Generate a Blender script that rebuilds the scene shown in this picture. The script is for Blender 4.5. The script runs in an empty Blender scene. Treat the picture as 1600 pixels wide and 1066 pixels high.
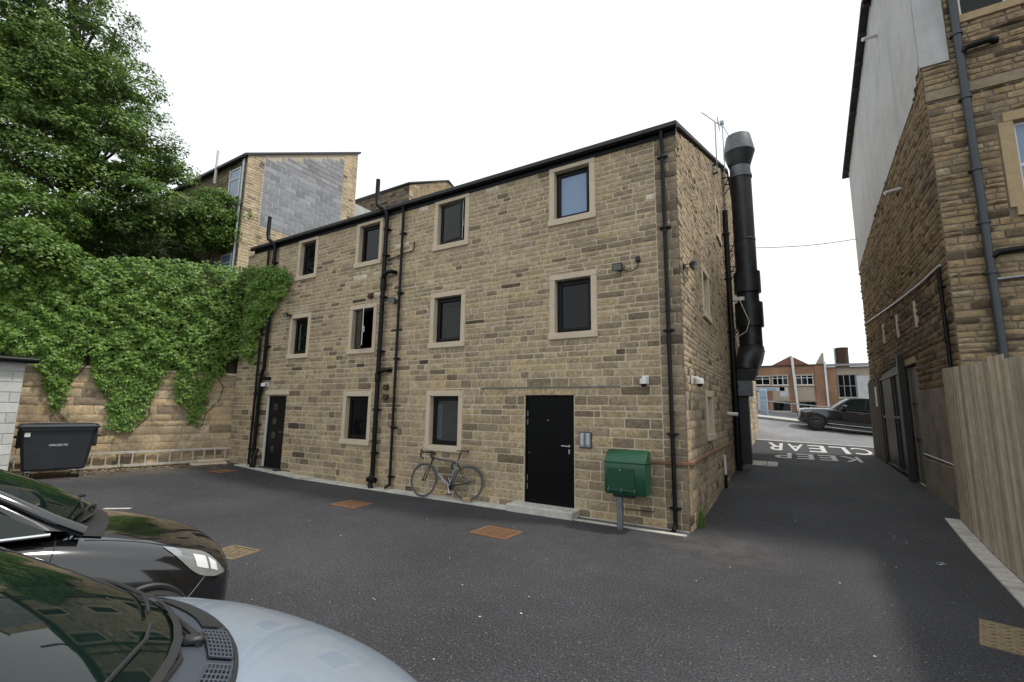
import bpy, bmesh, math, random
import numpy as np
from mathutils import Vector, Matrix
from mathutils.bvhtree import BVHTree

R = math.radians
scene = bpy.context.scene
COL = scene.collection

# ------------------------------------------------------------------ camera
FPX, CAM_H = 710.19, 1.87
YAW, PITCH, ROLL = R(-31.24), R(8.449), R(0.823)
_f = Vector((math.sin(YAW)*math.cos(PITCH), math.cos(YAW)*math.cos(PITCH), math.sin(PITCH)))
_r = Vector((math.cos(YAW), -math.sin(YAW), 0.0))
_u = _r.cross(_f)
CR = _r*math.cos(ROLL) + _u*math.sin(ROLL)
CU = _u*math.cos(ROLL) - _r*math.sin(ROLL)
CF = _f
CAMP = Vector((0, 0, CAM_H))
cam_d = bpy.data.cameras.new('camera')
cam_d.sensor_width = 36.0
cam_d.lens = FPX/1600*36.0
cam_d.clip_start = 0.05
cam_d.clip_end = 2000
cam = bpy.data.objects.new('camera', cam_d)
COL.objects.link(cam)
cam.matrix_world = Matrix(((CR.x, CU.x, -CF.x, CAMP.x), (CR.y, CU.y, -CF.y, CAMP.y),
                           (CR.z, CU.z, -CF.z, CAMP.z), (0, 0, 0, 1)))
scene.camera = cam

def ray(px, py):
    return CR*((px-800)/FPX) + CU*((533-py)/FPX) + CF
def onY(px, py, Y):
    d = ray(px, py); return CAMP + d*(Y/d.y)
def onX(px, py, X):
    d = ray(px, py); return CAMP + d*(X/d.x)
def depth(p):
    return max(0.3, (Vector(p)-CAMP).dot(CF))

# ------------------------------------------------------------------ world: bright overcast sky
SUN_AZ = (0.93, 0.36)
SUN_EL = R(60)
world = bpy.data.worlds.new('World'); scene.world = world
world.use_nodes = True
nt = world.node_tree; nt.nodes.clear()
wo = nt.nodes.new('ShaderNodeOutputWorld')
bg = nt.nodes.new('ShaderNodeBackground'); bg.inputs['Strength'].default_value = 0.1
sky = nt.nodes.new('ShaderNodeTexSky'); sky.sky_type = 'NISHITA'; sky.sun_disc = False
sky.sun_elevation = SUN_EL
sky.sun_rotation = math.atan2(SUN_AZ[0], SUN_AZ[1])
sky.air_density = 1.0; sky.dust_density = 3.0
tc = nt.nodes.new('ShaderNodeTexCoord')
nz = nt.nodes.new('ShaderNodeTexNoise'); nz.inputs['Scale'].default_value = 1.6; nz.inputs['Detail'].default_value = 4
cr = nt.nodes.new('ShaderNodeValToRGB')
cr.color_ramp.elements[0].position = 0.3; cr.color_ramp.elements[0].color = (0.86, 0.91, 0.94, 1)
cr.color_ramp.elements[1].position = 0.7; cr.color_ramp.elements[1].color = (0.97, 1.0, 1.0, 1)
sc = nt.nodes.new('ShaderNodeVectorMath'); sc.operation = 'SCALE'; sc.inputs['Scale'].default_value = 10.6
mx = nt.nodes.new('ShaderNodeMix'); mx.data_type = 'RGBA'; mx.inputs[0].default_value = 0.9
nt.links.new(tc.outputs['Generated'], nz.inputs['Vector'])
nt.links.new(nz.outputs['Fac'], cr.inputs['Fac'])
nt.links.new(cr.outputs['Color'], sc.inputs[0])
nt.links.new(sky.outputs['Color'], mx.inputs[6])
nt.links.new(sc.outputs['Vector'], mx.inputs[7])
nt.links.new(mx.outputs[2], bg.inputs['Color'])
nt.links.new(bg.outputs['Background'], wo.inputs['Surface'])

sun_d = bpy.data.lights.new('sun', 'SUN'); sun_d.energy = 2.2; sun_d.angle = R(5); sun_d.color = (1.0, 0.95, 0.87)
sun = bpy.data.objects.new('sun', sun_d); COL.objects.link(sun)
_sd = Vector((SUN_AZ[0]*math.cos(SUN_EL), SUN_AZ[1]*math.cos(SUN_EL), math.sin(SUN_EL))).normalized()
sun.rotation_euler = _sd.to_track_quat('Z', 'Y').to_euler()
sun.location = (20, 10, 40)

scene.view_settings.view_transform = 'Standard'
scene.view_settings.look = 'None'
scene.view_settings.exposure = 0.32
scene.view_settings.gamma = 1.0
scene.view_settings.use_curve_mapping = False
scene.render.resolution_x, scene.render.resolution_y = 1024, 682

# ------------------------------------------------------------------ helpers
WL = {}          # world location of unrotated parents

def set_parent(o, parent):
    if parent is not None:
        o.parent = parent

def tag(o, label=None, cat=None, group=None, kind=None):
    if label: o['label'] = label
    if cat: o['category'] = cat
    if group: o['group'] = group
    if kind: o['kind'] = kind
    return o

def thing(name, loc, label, cat, group=None, rz=0.0):
    o = bpy.data.objects.new(name, None)
    o.empty_display_size = 0.2
    COL.objects.link(o)
    o.location = loc; o.rotation_euler = (0, 0, rz)
    WL[o] = Vector(loc)
    tag(o, label, cat, group)
    return o

class MB:
    """collects faces; build() turns them into ONE mesh object"""
    def __init__(s):
        s.v = []; s.f = []; s.t = []
    def add(s, vs, fs, tone=0.5):
        b = len(s.v)
        s.v.extend([tuple(p) for p in vs])
        for q in fs:
            s.f.append([b+i for i in q]); s.t.append(tone)
        return s
    def box(s, x0, x1, y0, y1, z0, z1, bev=0.0, tone=0.5, M=None):
        if x0 > x1: x0, x1 = x1, x0
        if y0 > y1: y0, y1 = y1, y0
        if z0 > z1: z0, z1 = z1, z0
        if bev <= 0:
            vs = [(x, y, z) for x in (x0, x1) for y in (y0, y1) for z in (z0, z1)]
            fs = [(0,1,3,2), (4,6,7,5), (0,4,5,1), (2,3,7,6), (0,2,6,4), (1,5,7,3)]
        else:
            b = min(bev, (x1-x0)*.45, (y1-y0)*.45, (z1-z0)*.45)
            vs = []; idx = {}
            for i, x in enumerate((x0, x1)):
                for j, y in enumerate((y0, y1)):
                    for k, z in enumerate((z0, z1)):
                        sx, sy, sz = (1-2*i), (1-2*j), (1-2*k)
                        idx[i,j,k,0] = len(vs); vs.append((x, y+sy*b, z+sz*b))
                        idx[i,j,k,1] = len(vs); vs.append((x+sx*b, y, z+sz*b))
                        idx[i,j,k,2] = len(vs); vs.append((x+sx*b, y+sy*b, z))
            fs = []
            I = idx
            fs += [(I[0,0,0,0], I[0,0,1,0], I[0,1,1,0], I[0,1,0,0]), (I[1,0,0,0], I[1,1,0,0], I[1,1,1,0], I[1,0,1,0])]
            fs += [(I[0,0,0,1], I[1,0,0,1], I[1,0,1,1], I[0,0,1,1]), (I[0,1,0,1], I[0,1,1,1], I[1,1,1,1], I[1,1,0,1])]
            fs += [(I[0,0,0,2], I[0,1,0,2], I[1,1,0,2], I[1,0,0,2]), (I[0,0,1,2], I[1,0,1,2], I[1,1,1,2], I[0,1,1,2])]
            for j in (0,1):
                for k in (0,1):
                    fs.append((I[0,j,k,1], I[1,j,k,1], I[1,j,k,2], I[0,j,k,2]))
            for i in (0,1):
                for k in (0,1):
                    fs.append((I[i,0,k,0], I[i,1,k,0], I[i,1,k,2], I[i,0,k,2]))
            for i in (0,1):
                for j in (0,1):
                    fs.append((I[i,j,0,0], I[i,j,1,0], I[i,j,1,1], I[i,j,0,1]))
            for i in (0,1):
                for j in (0,1):
                    for k in (0,1):
                        fs.append((I[i,j,k,0], I[i,j,k,1], I[i,j,k,2]))
        if M is not None:
            vs = [M @ Vector(p) for p in vs]
        return s.add(vs, fs, tone)
    def tube(s, path, r, n=10, caps=True, tone=0.5, flat=1.0, up=None):
        path = [Vector(p) for p in path]
        m = len(path)
        rs = r if isinstance(r, (list, tuple)) else [r]*m
        T0 = (path[1]-path[0]).normalized()
        if up is None:
            up = Vector((0,0,1)) if abs(T0.z) < 0.9 else Vector((1,0,0))
        A = T0.cross(Vector(up)).normalized()
        vs = []
        for i, p in enumerate(path):
            if i == 0: T = path[1]-path[0]
            elif i == m-1: T = path[-1]-path[-2]
            else: T = (path[i+1]-p).normalized() + (p-path[i-1]).normalized()
            T = T.normalized()
            A = (A - T*A.dot(T))
            A = A.normalized() if A.length > 1e-6 else T.orthogonal().normalized()
            B = T.cross(A)
            k = 1.0
            if 0 < i < m-1:
                c = (path[i+1]-p).normalized().dot((p-path[i-1]).normalized())
                k = 1.0/max(0.5, math.sqrt(max(0.0, (1+c)/2)))
            for j in range(n):
                a = 2*math.pi*j/n
                vs.append(p + A*(rs[i]*math.cos(a)*k) + B*(rs[i]*math.sin(a)*flat))
        fs = []
        for i in range(m-1):
            for j in range(n):
                a = i*n+j; b = i*n+(j+1) % n
                fs.append((a, b, b+n, a+n))
        if caps:
            fs.append(tuple(range(n))[::-1]); fs.append(tuple((m-1)*n+j for j in range(n)))
        return s.add(vs, fs, tone)
    def lathe(s, prof, c=(0,0,0), n=16, M=None, tone=0.5, caps=True):
        vs = []
        for rr, z in prof:
            for j in range(n):
                a = 2*math.pi*j/n
                vs.append(Vector((rr*math.cos(a), rr*math.sin(a), z)))
        fs = []
        for i in range(len(prof)-1):
            for j in range(n):
                a = i*n+j; b = i*n+(j+1) % n
                fs.append((a, b, b+n, a+n))
        if caps:
            fs.append(tuple(range(n))[::-1]); fs.append(tuple((len(prof)-1)*n+j for j in range(n)))
        if M is not None: vs = [M @ p for p in vs]
        vs = [p+Vector(c) for p in vs]
        return s.add(vs, fs, tone)
    def grid(s, rows, tone=0.5):
        n = len(rows[0]); vs = [p for r_ in rows for p in r_]
        fs = [(i*n+j, i*n+j+1, (i+1)*n+j+1, (i+1)*n+j) for i in range(len(rows)-1) for j in range(n-1)]
        return s.add(vs, fs, tone)
    def prism(s, poly, a, b, axis='y', tone=0.5):
        n = len(poly)
        def P(p, w):
            return (p[0], w, p[1]) if axis == 'y' else ((w, p[0], p[1]) if axis == 'x' else (p[0], p[1], w))
        vs = [P(p, a) for p in poly] + [P(p, b) for p in poly]
        fs = [tuple(range(n)), tuple(range(2*n-1, n-1, -1))] + [(i, i+n, (i+1) % n+n, (i+1) % n) for i in range(n)]
        return s.add(vs, fs, tone)
    def torus(s, c, Rr, r, M=None, n=36, m=8, a0=0, a1=2*math.pi, flat=1.0, tone=0.5):
        full = abs(a1-a0-2*math.pi) < 1e-6
        k = n if full else n+1
        vs = []
        for i in range(k):
            a = a0+(a1-a0)*i/n
            for j in range(m):
                b = 2*math.pi*j/m
                q = Vector(((Rr+r*math.cos(b))*math.cos(a), r*math.sin(b)*flat, (Rr+r*math.cos(b))*math.sin(a)))
                if M is not None: q = M @ q
                vs.append(q+Vector(c))
        fs = []
        for i in range(n):
            i2 = (i+1) % k
            for j in range(m):
                fs.append((i*m+j, i*m+(j+1) % m, i2*m+(j+1) % m, i2*m+j))
        return s.add(vs, fs, tone)
    def build(s, name, mat, parent=None, smooth=False, world=True, origin=None, recalc=True, angle=40):
        """world=True: coordinates are world ones, parent chain is unrotated"""
        me = bpy.data.meshes.new(name)
        V = np.array(s.v, dtype=float)
        if origin is None and world:
            lo = V.min(0); hi = V.max(0)
            origin = Vector(((lo[0]+hi[0])/2, (lo[1]+hi[1])/2, lo[2]))
        if origin is None: origin = Vector((0,0,0))
        origin = Vector(origin)
        V = V - np.array(origin)
        me.from_pydata(V.tolist(), [], s.f)
        at = me.attributes.new('tone', 'FLOAT', 'FACE')
        at.data.foreach_set('value', s.t)
        if recalc:
            bm = bmesh.new(); bm.from_mesh(me)
            bmesh.ops.recalc_face_normals(bm, faces=bm.faces)
            bm.to_mesh(me); bm.free()
        if smooth:
            me.polygons.foreach_set('use_smooth', [True]*len(me.polygons))
            me.set_sharp_from_angle(angle=R(angle))
        me.materials.append(mat)
        o = bpy.data.objects.new(name, me); COL.objects.link(o)
        set_parent(o, parent)
        if world:
            WL[o] = origin
            o.location = origin - (WL[parent] if parent is not None else Vector((0,0,0)))
        else:
            o.location = origin
        return o

def np_mesh(name, verts, faces, tones, mat, parent=None, origin=(0,0,0), smooth=False):
    """fast mesh from numpy: verts (n,3), faces (m,k) all same size"""
    me = bpy.data.meshes.new(name)
    n, (m, k) = len(verts), faces.shape
    me.vertices.add(n); me.vertices.foreach_set('co', (verts-np.array(origin)).astype(np.float32).ravel())
    me.loops.add(m*k); me.loops.foreach_set('vertex_index', faces.astype(np.int32).ravel())
    me.polygons.add(m); me.polygons.foreach_set('loop_start', np.arange(0, m*k, k, dtype=np.int32))
    me.update(calc_edges=True)
    at = me.attributes.new('tone', 'FLOAT', 'FACE'); at.data.foreach_set('value', tones.astype(np.float32))
    if smooth: me.polygons.foreach_set('use_smooth', [True]*m)
    me.materials.append(mat)
    me.validate()
    o = bpy.data.objects.new(name, me); COL.objects.link(o)
    set_parent(o, parent)
    WL[o] = Vector(origin)
    o.location = Vector(origin) - (WL[parent] if parent is not None else Vector((0,0,0)))
    return o

# ------------------------------------------------------------------ materials
def mk(name, base, rough=0.6, metal=0.0, var=0.15, vscale=4.0, bump=0.0, bscale=60.0, coat=0.0, spec=0.5,
       ramp=None, tonevar=0.0, streak=0.0, stain=0.0, stscale=0.8, stcol=(0.05,0.045,0.04), emit=None):
    m = bpy.data.materials.new(name); m.use_nodes = True
    t = m.node_tree; N = t.nodes; L = t.links
    b = N['Principled BSDF']
    b.inputs['Roughness'].default_value = rough
    b.inputs['Metallic'].default_value = metal
    b.inputs['Specular IOR Level'].default_value = spec
    if coat: 
        b.inputs['Coat Weight'].default_value = coat; b.inputs['Coat Roughness'].default_value = 0.03
    geo = N.new('ShaderNodeNewGeometry')
    col = None
    if ramp:
        a = N.new('ShaderNodeAttribute'); a.attribute_name = 'tone'
        rp = N.new('ShaderNodeValToRGB'); e = rp.color_ramp.elements
        while len(e) < len(ramp): e.new(0.5)
        for q, (p, c) in zip(e, ramp): q.position = p; q.color = (*c, 1)
        L.new(a.outputs['Fac'], rp.inputs['Fac']); col = rp.outputs['Color']
    else:
        rgb = N.new('ShaderNodeRGB'); rgb.outputs[0].default_value = (*base, 1); col = rgb.outputs[0]
        if tonevar:
            a = N.new('ShaderNodeAttribute'); a.attribute_name = 'tone'
            mr = N.new('ShaderNodeMapRange'); mr.inputs[3].default_value = 1-tonevar; mr.inputs[4].default_value = 1+tonevar
            L.new(a.outputs['Fac'], mr.inputs[0])
            h = N.new('ShaderNodeMix'); h.data_type = 'RGBA'; h.blend_type = 'MULTIPLY'; h.inputs[0].default_value = 1
            L.new(col, h.inputs[6]); L.new(mr.outputs[0], h.inputs[7]); col = h.outputs[2]
    if var:
        nz = N.new('ShaderNodeTexNoise'); nz.inputs['Scale'].default_value = vscale; nz.inputs['Detail'].default_value = 6
        nz.inputs['Roughness'].default_value = 0.65
        L.new(geo.outputs['Position'], nz.inputs['Vector'])
        mr = N.new('ShaderNodeMapRange'); mr.inputs[1].default_value = 0.25; mr.inputs[2].default_value = 0.75
        mr.inputs[3].default_value = 1-var; mr.inputs[4].default_value = 1+var
        L.new(nz.outputs['Fac'], mr.inputs[0])
        h = N.new('ShaderNodeMix'); h.data_type = 'RGBA'; h.blend_type = 'MULTIPLY'; h.inputs[0].default_value = 1
        L.new(col, h.inputs[6]); L.new(mr.outputs[0], h.inputs[7]); col = h.outputs[2]
    if stain:
        nz = N.new('ShaderNodeTexNoise'); nz.inputs['Scale'].default_value = stscale; nz.inputs['Detail'].default_value = 5
        L.new(geo.outputs['Position'], nz.inputs['Vector'])
        mr = N.new('ShaderNodeMapRange'); mr.inputs[1].default_value = 0.5; mr.inputs[2].default_value = 0.72
        mr.inputs[3].default_value = 0; mr.inputs[4].default_value = stain
        L.new(nz.outputs['Fac'], mr.inputs[0])
        h = N.new('ShaderNodeMix'); h.data_type = 'RGBA'
        L.new(mr.outputs[0], h.inputs[0]); L.new(col, h.inputs[6]); h.inputs[7].default_value = (*stcol, 1); col = h.outputs[2]
    if streak:
        mp = N.new('ShaderNodeMapping'); mp.inputs['Scale'].default_value = (2.6, 2.6, .22); L.new(geo.outputs['Position'], mp.inputs['Vector'])
        nz = N.new('ShaderNodeTexNoise'); nz.inputs['Scale'].default_value = 1.0; nz.inputs['Detail'].default_value = 7; nz.inputs['Roughness'].default_value = .6
        L.new(mp.outputs['Vector'], nz.inputs['Vector'])
        mr = N.new('ShaderNodeMapRange'); mr.inputs[1].default_value = 0.48; mr.inputs[2].default_value = 0.75; mr.inputs[3].default_value = 1; mr.inputs[4].default_value = 1-streak
        L.new(nz.outputs['Fac'], mr.inputs[0])
        h = N.new('ShaderNodeMix'); h.data_type = 'RGBA'; h.blend_type = 'MULTIPLY'; h.inputs[0].default_value = 1
        L.new(col, h.inputs[6]); L.new(mr.outputs[0], h.inputs[7]); col = h.outputs[2]
    L.new(col, b.inputs['Base Color'])
    if bump:
        nz = N.new('ShaderNodeTexNoise'); nz.inputs['Scale'].default_value = bscale; nz.inputs['Detail'].default_value = 8
        nz.inputs['Roughness'].default_value = 0.7
        L.new(geo.outputs['Position'], nz.inputs['Vector'])
        bp = N.new('ShaderNodeBump'); bp.inputs['Strength'].default_value = bump; bp.inputs['Distance'].default_value = 0.02
        L.new(nz.outputs['Fac'], bp.inputs['Height']); L.new(bp.outputs['Normal'], b.inputs['Normal'])
    if emit:
        b.inputs['Emission Color'].default_value = (*emit, 1); b.inputs['Emission Strength'].default_value = 1.0
    return m

def leafmat(name, ramp, gloss=0.35):
    m = bpy.data.materials.new(name); m.use_nodes = True
    t = m.node_tree; N = t.nodes; L = t.links; N.clear()
    out = N.new('ShaderNodeOutputMaterial')
    a = N.new('ShaderNodeAttribute'); a.attribute_name = 'tone'
    rp = N.new('ShaderNodeValToRGB'); e = rp.color_ramp.elements
    while len(e) < len(ramp): e.new(0.5)
    for q, (p, c) in zip(e, ramp): q.position = p; q.color = (*c, 1)
    L.new(a.outputs['Fac'], rp.inputs['Fac'])
    b = N.new('ShaderNodeBsdfPrincipled'); b.inputs['Roughness'].default_value = gloss; b.inputs['Specular IOR Level'].default_value = 0.4
    tr = N.new('ShaderNodeBsdfTranslucent')
    hs = N.new('ShaderNodeHueSaturation'); hs.inputs['Value'].default_value = 1.5; hs.inputs['Hue'].default_value = 0.485
    L.new(rp.outputs['Color'], b.inputs['Base Color']); L.new(rp.outputs['Color'], hs.inputs['Color'])
    L.new(hs.outputs['Color'], tr.inputs['Color'])
    mx = N.new('ShaderNodeMixShader'); mx.inputs[0].default_value = 0.3
    L.new(b.outputs[0], mx.inputs[1]); L.new(tr.outputs[0], mx.inputs[2]); L.new(mx.outputs[0], out.inputs['Surface'])
    return m

def asphalt(name, base, speck, amt, dusts=()):
    m = bpy.data.materials.new(name); m.use_nodes = True
    t = m.node_tree; N = t.nodes; L = t.links; b = N['Principled BSDF']
    geo = N.new('ShaderNodeNewGeometry')
    n1 = N.new('ShaderNodeTexNoise'); n1.inputs['Scale'].default_value = 0.45; n1.inputs['Detail'].default_value = 5
    n2 = N.new('ShaderNodeTexNoise'); n2.inputs['Scale'].default_value = 52; n2.inputs['Detail'].default_value = 3
    n3 = N.new('ShaderNodeTexVoronoi'); n3.inputs['Scale'].default_value = 70
    n4 = N.new('ShaderNodeTexNoise'); n4.inputs['Scale'].default_value = 3.2; n4.inputs['Detail'].default_value = 6; n4.inputs['Roughness'].default_value = .7
    for q in (n1, n2, n3, n4): L.new(geo.outputs['Position'], q.inputs['Vector'])
    def rng(src, a, c, d, e):
        r_ = N.new('ShaderNodeMapRange'); r_.inputs[1].default_value = a; r_.inputs[2].default_value = c
        r_.inputs[3].default_value = d; r_.inputs[4].default_value = e; L.new(src, r_.inputs[0]); return r_.outputs[0]
    def mul(x, y):
        q = N.new('ShaderNodeMath'); q.operation = 'MULTIPLY'; L.new(x, q.inputs[0]); L.new(y, q.inputs[1]); return q.outputs[0]
    v = mul(rng(n1.outputs['Fac'], .3, .7, .74, 1.22), rng(n2.outputs['Fac'], .3, .7, .35, 1.65))
    v = mul(v, rng(n4.outputs['Fac'], .3, .7, .86, 1.14))
    # pale aggregate chips: random cells
    sp = N.new('ShaderNodeSeparateColor'); L.new(n3.outputs['Color'], sp.inputs[0])
    chip = mul(rng(sp.outputs[0], 0.93, 0.99, 0, 1), rng(n3.outputs['Distance'], .25, .5, 1, 0))
    cb = N.new('ShaderNodeMix'); cb.data_type = 'RGBA'; cb.blend_type = 'MULTIPLY'; cb.inputs[0].default_value = 1
    cb.inputs[6].default_value = (*base, 1); L.new(v, cb.inputs[7])
    cc = N.new('ShaderNodeMix'); cc.data_type = 'RGBA'
    am = N.new('ShaderNodeMath'); am.operation = 'MULTIPLY'; am.inputs[1].default_value = amt; L.new(chip, am.inputs[0])
    L.new(am.outputs[0], cc.inputs[0]); L.new(cb.outputs[2], cc.inputs[6]); cc.inputs[7].default_value = (*speck, 1)
    last = cc.outputs[2]
    for (cx_, cy_, rad_, dust, k_) in dusts:
        dv = N.new('ShaderNodeVectorMath'); dv.operation = 'DISTANCE'; L.new(geo.outputs['Position'], dv.inputs[0]); dv.inputs[1].default_value = (cx_, cy_, 0)
        ma = mul(rng(dv.outputs['Value'], rad_*.2, rad_, k_, 0), rng(n4.outputs['Fac'], .38, .62, .1, 1))
        dm = N.new('ShaderNodeMix'); dm.data_type = 'RGBA'; L.new(ma, dm.inputs[0]); L.new(last, dm.inputs[6]); dm.inputs[7].default_value = (*dust, 1); last = dm.outputs[2]
    L.new(last, b.inputs['Base Color'])
    L.new(rng(n4.outputs['Fac'], .3, .7, .78, .95), b.inputs['Roughness'])
    b.inputs['Specular IOR Level'].default_value = 0.35
    ad = N.new('ShaderNodeMath'); ad.operation = 'ADD'; L.new(n2.outputs['Fac'], ad.inputs[0]); L.new(n3.outputs['Distance'], ad.inputs[1])
    bp = N.new('ShaderNodeBump'); bp.inputs['Strength'].default_value = 0.45; bp.inputs['Distance'].default_value = 0.006
    L.new(ad.outputs[0], bp.inputs['Height']); L.new(bp.outputs['Normal'], b.inputs['Normal'])
    return m

def brickmat(name, c1, c2, mort, bw=0.225, bh=0.075, axis='xz'):
    m = bpy.data.materials.new(name); m.use_nodes = True
    t = m.node_tree; N = t.nodes; L = t.links; b = N['Principled BSDF']; b.inputs['Roughness'].default_value = .85
    geo = N.new('ShaderNodeNewGeometry'); sp = N.new('ShaderNodeSeparateXYZ'); cb = N.new('ShaderNodeCombineXYZ')
    L.new(geo.outputs['Position'], sp.inputs[0]); L.new(sp.outputs[0 if axis == 'xz' else 1], cb.inputs[0]); L.new(sp.outputs[2], cb.inputs[1])
    br = N.new('ShaderNodeTexBrick'); br.inputs['Scale'].default_value = 1; br.inputs['Brick Width'].default_value = bw
    br.inputs['Row Height'].default_value = bh; br.inputs['Mortar Size'].default_value = .008
    br.inputs['Color1'].default_value = (*c1, 1); br.inputs['Color2'].default_value = (*c2, 1); br.inputs['Mortar'].default_value = (*mort, 1)
    L.new(cb.outputs[0], br.inputs['Vector'])
    nz = N.new('ShaderNodeTexNoise'); nz.inputs['Scale'].default_value = .7; nz.inputs['Detail'].default_value = 6
    L.new(geo.outputs['Position'], nz.inputs['Vector'])
    mr = N.new('ShaderNodeMapRange'); mr.inputs[1].default_value = .3; mr.inputs[2].default_value = .7; mr.inputs[3].default_value = .75; mr.inputs[4].default_value = 1.2
    L.new(nz.outputs['Fac'], mr.inputs[0])
    h = N.new('ShaderNodeMix'); h.data_type = 'RGBA'; h.blend_type = 'MULTIPLY'; h.inputs[0].default_value = 1
    L.new(br.outputs['Color'], h.inputs[6]); L.new(mr.outputs[0], h.inputs[7]); L.new(h.outputs[2], b.inputs['Base Color'])
    return m

M = {}
M['asphalt'] = asphalt('asphalt', (0.0455, 0.0455, 0.05), (0.34, 0.34, 0.33), 0.55, [(-.95, 7.15, 1.1, (.13,.115,.095), .45), (-15.2, 4.6, 1.8, (.17,.14,.1), .7), (-14.6, 6.4, 1.5, (.16,.135,.1), .6), (-1.2, 12.5, 1.0, (.13,.12,.1), .5)])
M['road'] = asphalt('road_asphalt', (0.20, 0.20, 0.21), (0.4, 0.4, 0.4), 0.3)
M['paint'] = mk('road_paint', (0.5, 0.5, 0.49), .7, var=.45, vscale=14, bump=.2)
M['concrete'] = mk('concrete', (0.55, 0.53, 0.48), .85, var=.22, vscale=7, bump=.35, bscale=45, stain=.45, stscale=2.5, stcol=(.16,.145,.12))
STONE = [(0, (.035,.032,.028)), (.05, (.115,.088,.06)), (.14, (.21,.17,.12)), (.30, (.33,.275,.2)), (.42, (.42,.335,.215)), (.52, (.425,.355,.255)), (.64, (.50,.40,.245)), (.76, (.50,.42,.305)), (.9, (.58,.465,.285)), (.965, (.58,.49,.355)), (1, (.74,.71,.64))]
STONE = [(p_, (c_[0]*1.02, c_[1]*.965, c_[2]*.895)) for p_, c_ in STONE]
def scaled(rp, k): return [(p, tuple(min(.8, c*q) for c, q in zip(col, k))) for p, col in rp]
M['stone'] = mk('sandstone', (0,0,0), .9, ramp=STONE, streak=.25, var=.5, vscale=17, bump=1.0, bscale=34, stain=.3, stscale=.8, stcol=(.18,.145,.105))
M['stone_quoin'] = mk('weathered_gritstone', (0,0,0), .92, ramp=scaled(STONE, (.66,.67,.71)), var=.3, vscale=14, bump=1.0, bscale=30, stain=.4, stscale=1.6, stcol=(.09,.075,.055))
M['stone_gable'] = mk('gable_stone', (0,0,0), .92, ramp=scaled(STONE, (1.03,1.06,1.12)), streak=.3, var=.45, vscale=26, bump=.9, bscale=34, stain=.35, stscale=.9, stcol=(.13,.105,.075))
M['stone_yard'] = mk('yard_wall_stone', (0,0,0), .9, ramp=scaled(STONE, (1.0,1.0,1.0)), var=.4, vscale=12, bump=.9, bscale=26, stain=.45, stscale=1.3, stcol=(.13,.10,.07))
M['stone_right'] = mk('golden_sandstone', (0,0,0), .9, ramp=scaled(STONE, (.66,.62,.56)), streak=.35, var=.45, vscale=16, bump=.9, bscale=30, stain=.5, stscale=1.4, stcol=(.12,.10,.075))
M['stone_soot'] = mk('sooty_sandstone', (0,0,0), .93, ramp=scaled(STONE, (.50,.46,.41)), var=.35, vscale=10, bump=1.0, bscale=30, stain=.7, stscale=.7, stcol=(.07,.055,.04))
M['mortar'] = mk('lime_mortar', (0.63, 0.54, 0.405), .95, var=.2, vscale=11, bump=.4, bscale=80, stain=.3, stscale=1.0, stcol=(.42,.35,.26))
M['mortar_dark'] = mk('old_mortar', (0.20, 0.17, 0.13), .95, var=.3, vscale=9, bump=.5, bscale=80)
M['mortar_pale'] = mk('pale_mortar', (0.47, 0.40, 0.30), .95, var=.25, vscale=9, bump=.5, bscale=80)
M['dressed'] = mk('dressed_stone', (0.60, 0.50, 0.375), .85, var=.13, vscale=20, bump=.25, bscale=90, stain=.25, stscale=2, stcol=(.4,.33,.245))
M['dressed_gold'] = mk('golden_dressed_stone', (0.40, 0.30, 0.17), .85, var=.15, vscale=9, bump=.25, bscale=70, stain=.3, stscale=2, stcol=(.26,.19,.11))
M['band'] = mk('sandstone_band', (0.27, 0.215, 0.145), .88, var=.3, vscale=10, bump=.4, bscale=40)
M['upvc_black'] = mk('black_frame', (0.008, 0.0085, 0.009), .4, var=0, spec=.2)
M['upvc_white'] = mk('white_frame', (0.72, 0.73, 0.72), .35, var=.06)
M['glass'] = mk('window_glass', (0.005, 0.006, 0.006), .03, var=0, spec=.28)
M['glass_blue'] = mk('blue_pane', (0.20, 0.30, 0.44), .04, var=.04, spec=.5)  # flat blue pane colour; stands for the reflection in the corner house window
M['glass_grey'] = mk('glass_over_curtain', (0.03, 0.034, 0.036), .04, var=.3, vscale=5, spec=.5)
M['blind'] = mk('blind_slat', (0.04, 0.04, 0.038), .5, var=.1)
M['blind_pale'] = mk('pale_blind_slat', (0.10, 0.108, 0.115), .5, var=.1)
M['door'] = mk('black_door_paint', (0.003, 0.003, 0.0033), .42, var=.05, spec=.12)
M['iron'] = mk('black_pipe', (0.006, 0.0065, 0.007), .42, var=.2, vscale=9, bump=.05, spec=.22)
M['iron_grey'] = mk('slate_grey_pipe', (0.035, 0.045, 0.055), .42, var=.2, vscale=6, bump=.05)
M['slate'] = mk('slate', (0.035, 0.035, 0.038), .7, var=.25, vscale=6, bump=.3)
M['galv'] = mk('galvanised_steel', (0.30, 0.335, 0.36), .38, .75, var=.2, vscale=9)
M['galv_dull'] = mk('dull_steel', (0.13, 0.14, 0.15), .5, .5, var=.3, vscale=7)
M['steel'] = mk('brushed_steel', (0.55, 0.55, 0.54), .28, .9, var=.1)
M['duct'] = mk('painted_duct', (0.014, 0.015, 0.017), .45, var=.35, vscale=5, bump=.08, bscale=20, stain=.5, stscale=3, stcol=(.05,.052,.056))
M['rust'] = mk('rusty_iron', (0.23, 0.115, 0.055), .9, var=.4, vscale=26, bump=.5, bscale=90, stain=.4, stscale=9, stcol=(.09,.045,.025))
M['rust_dark'] = mk('rusty_iron_recess', (0.06, 0.035, 0.022), .95, var=.4, vscale=20)
M['rust_pale'] = mk('worn_steel_plate', (0.26, 0.20, 0.125), .75, .2, var=.35, vscale=18, bump=.3, stain=.45, stscale=7, stcol=(.17,.085,.04))
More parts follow.
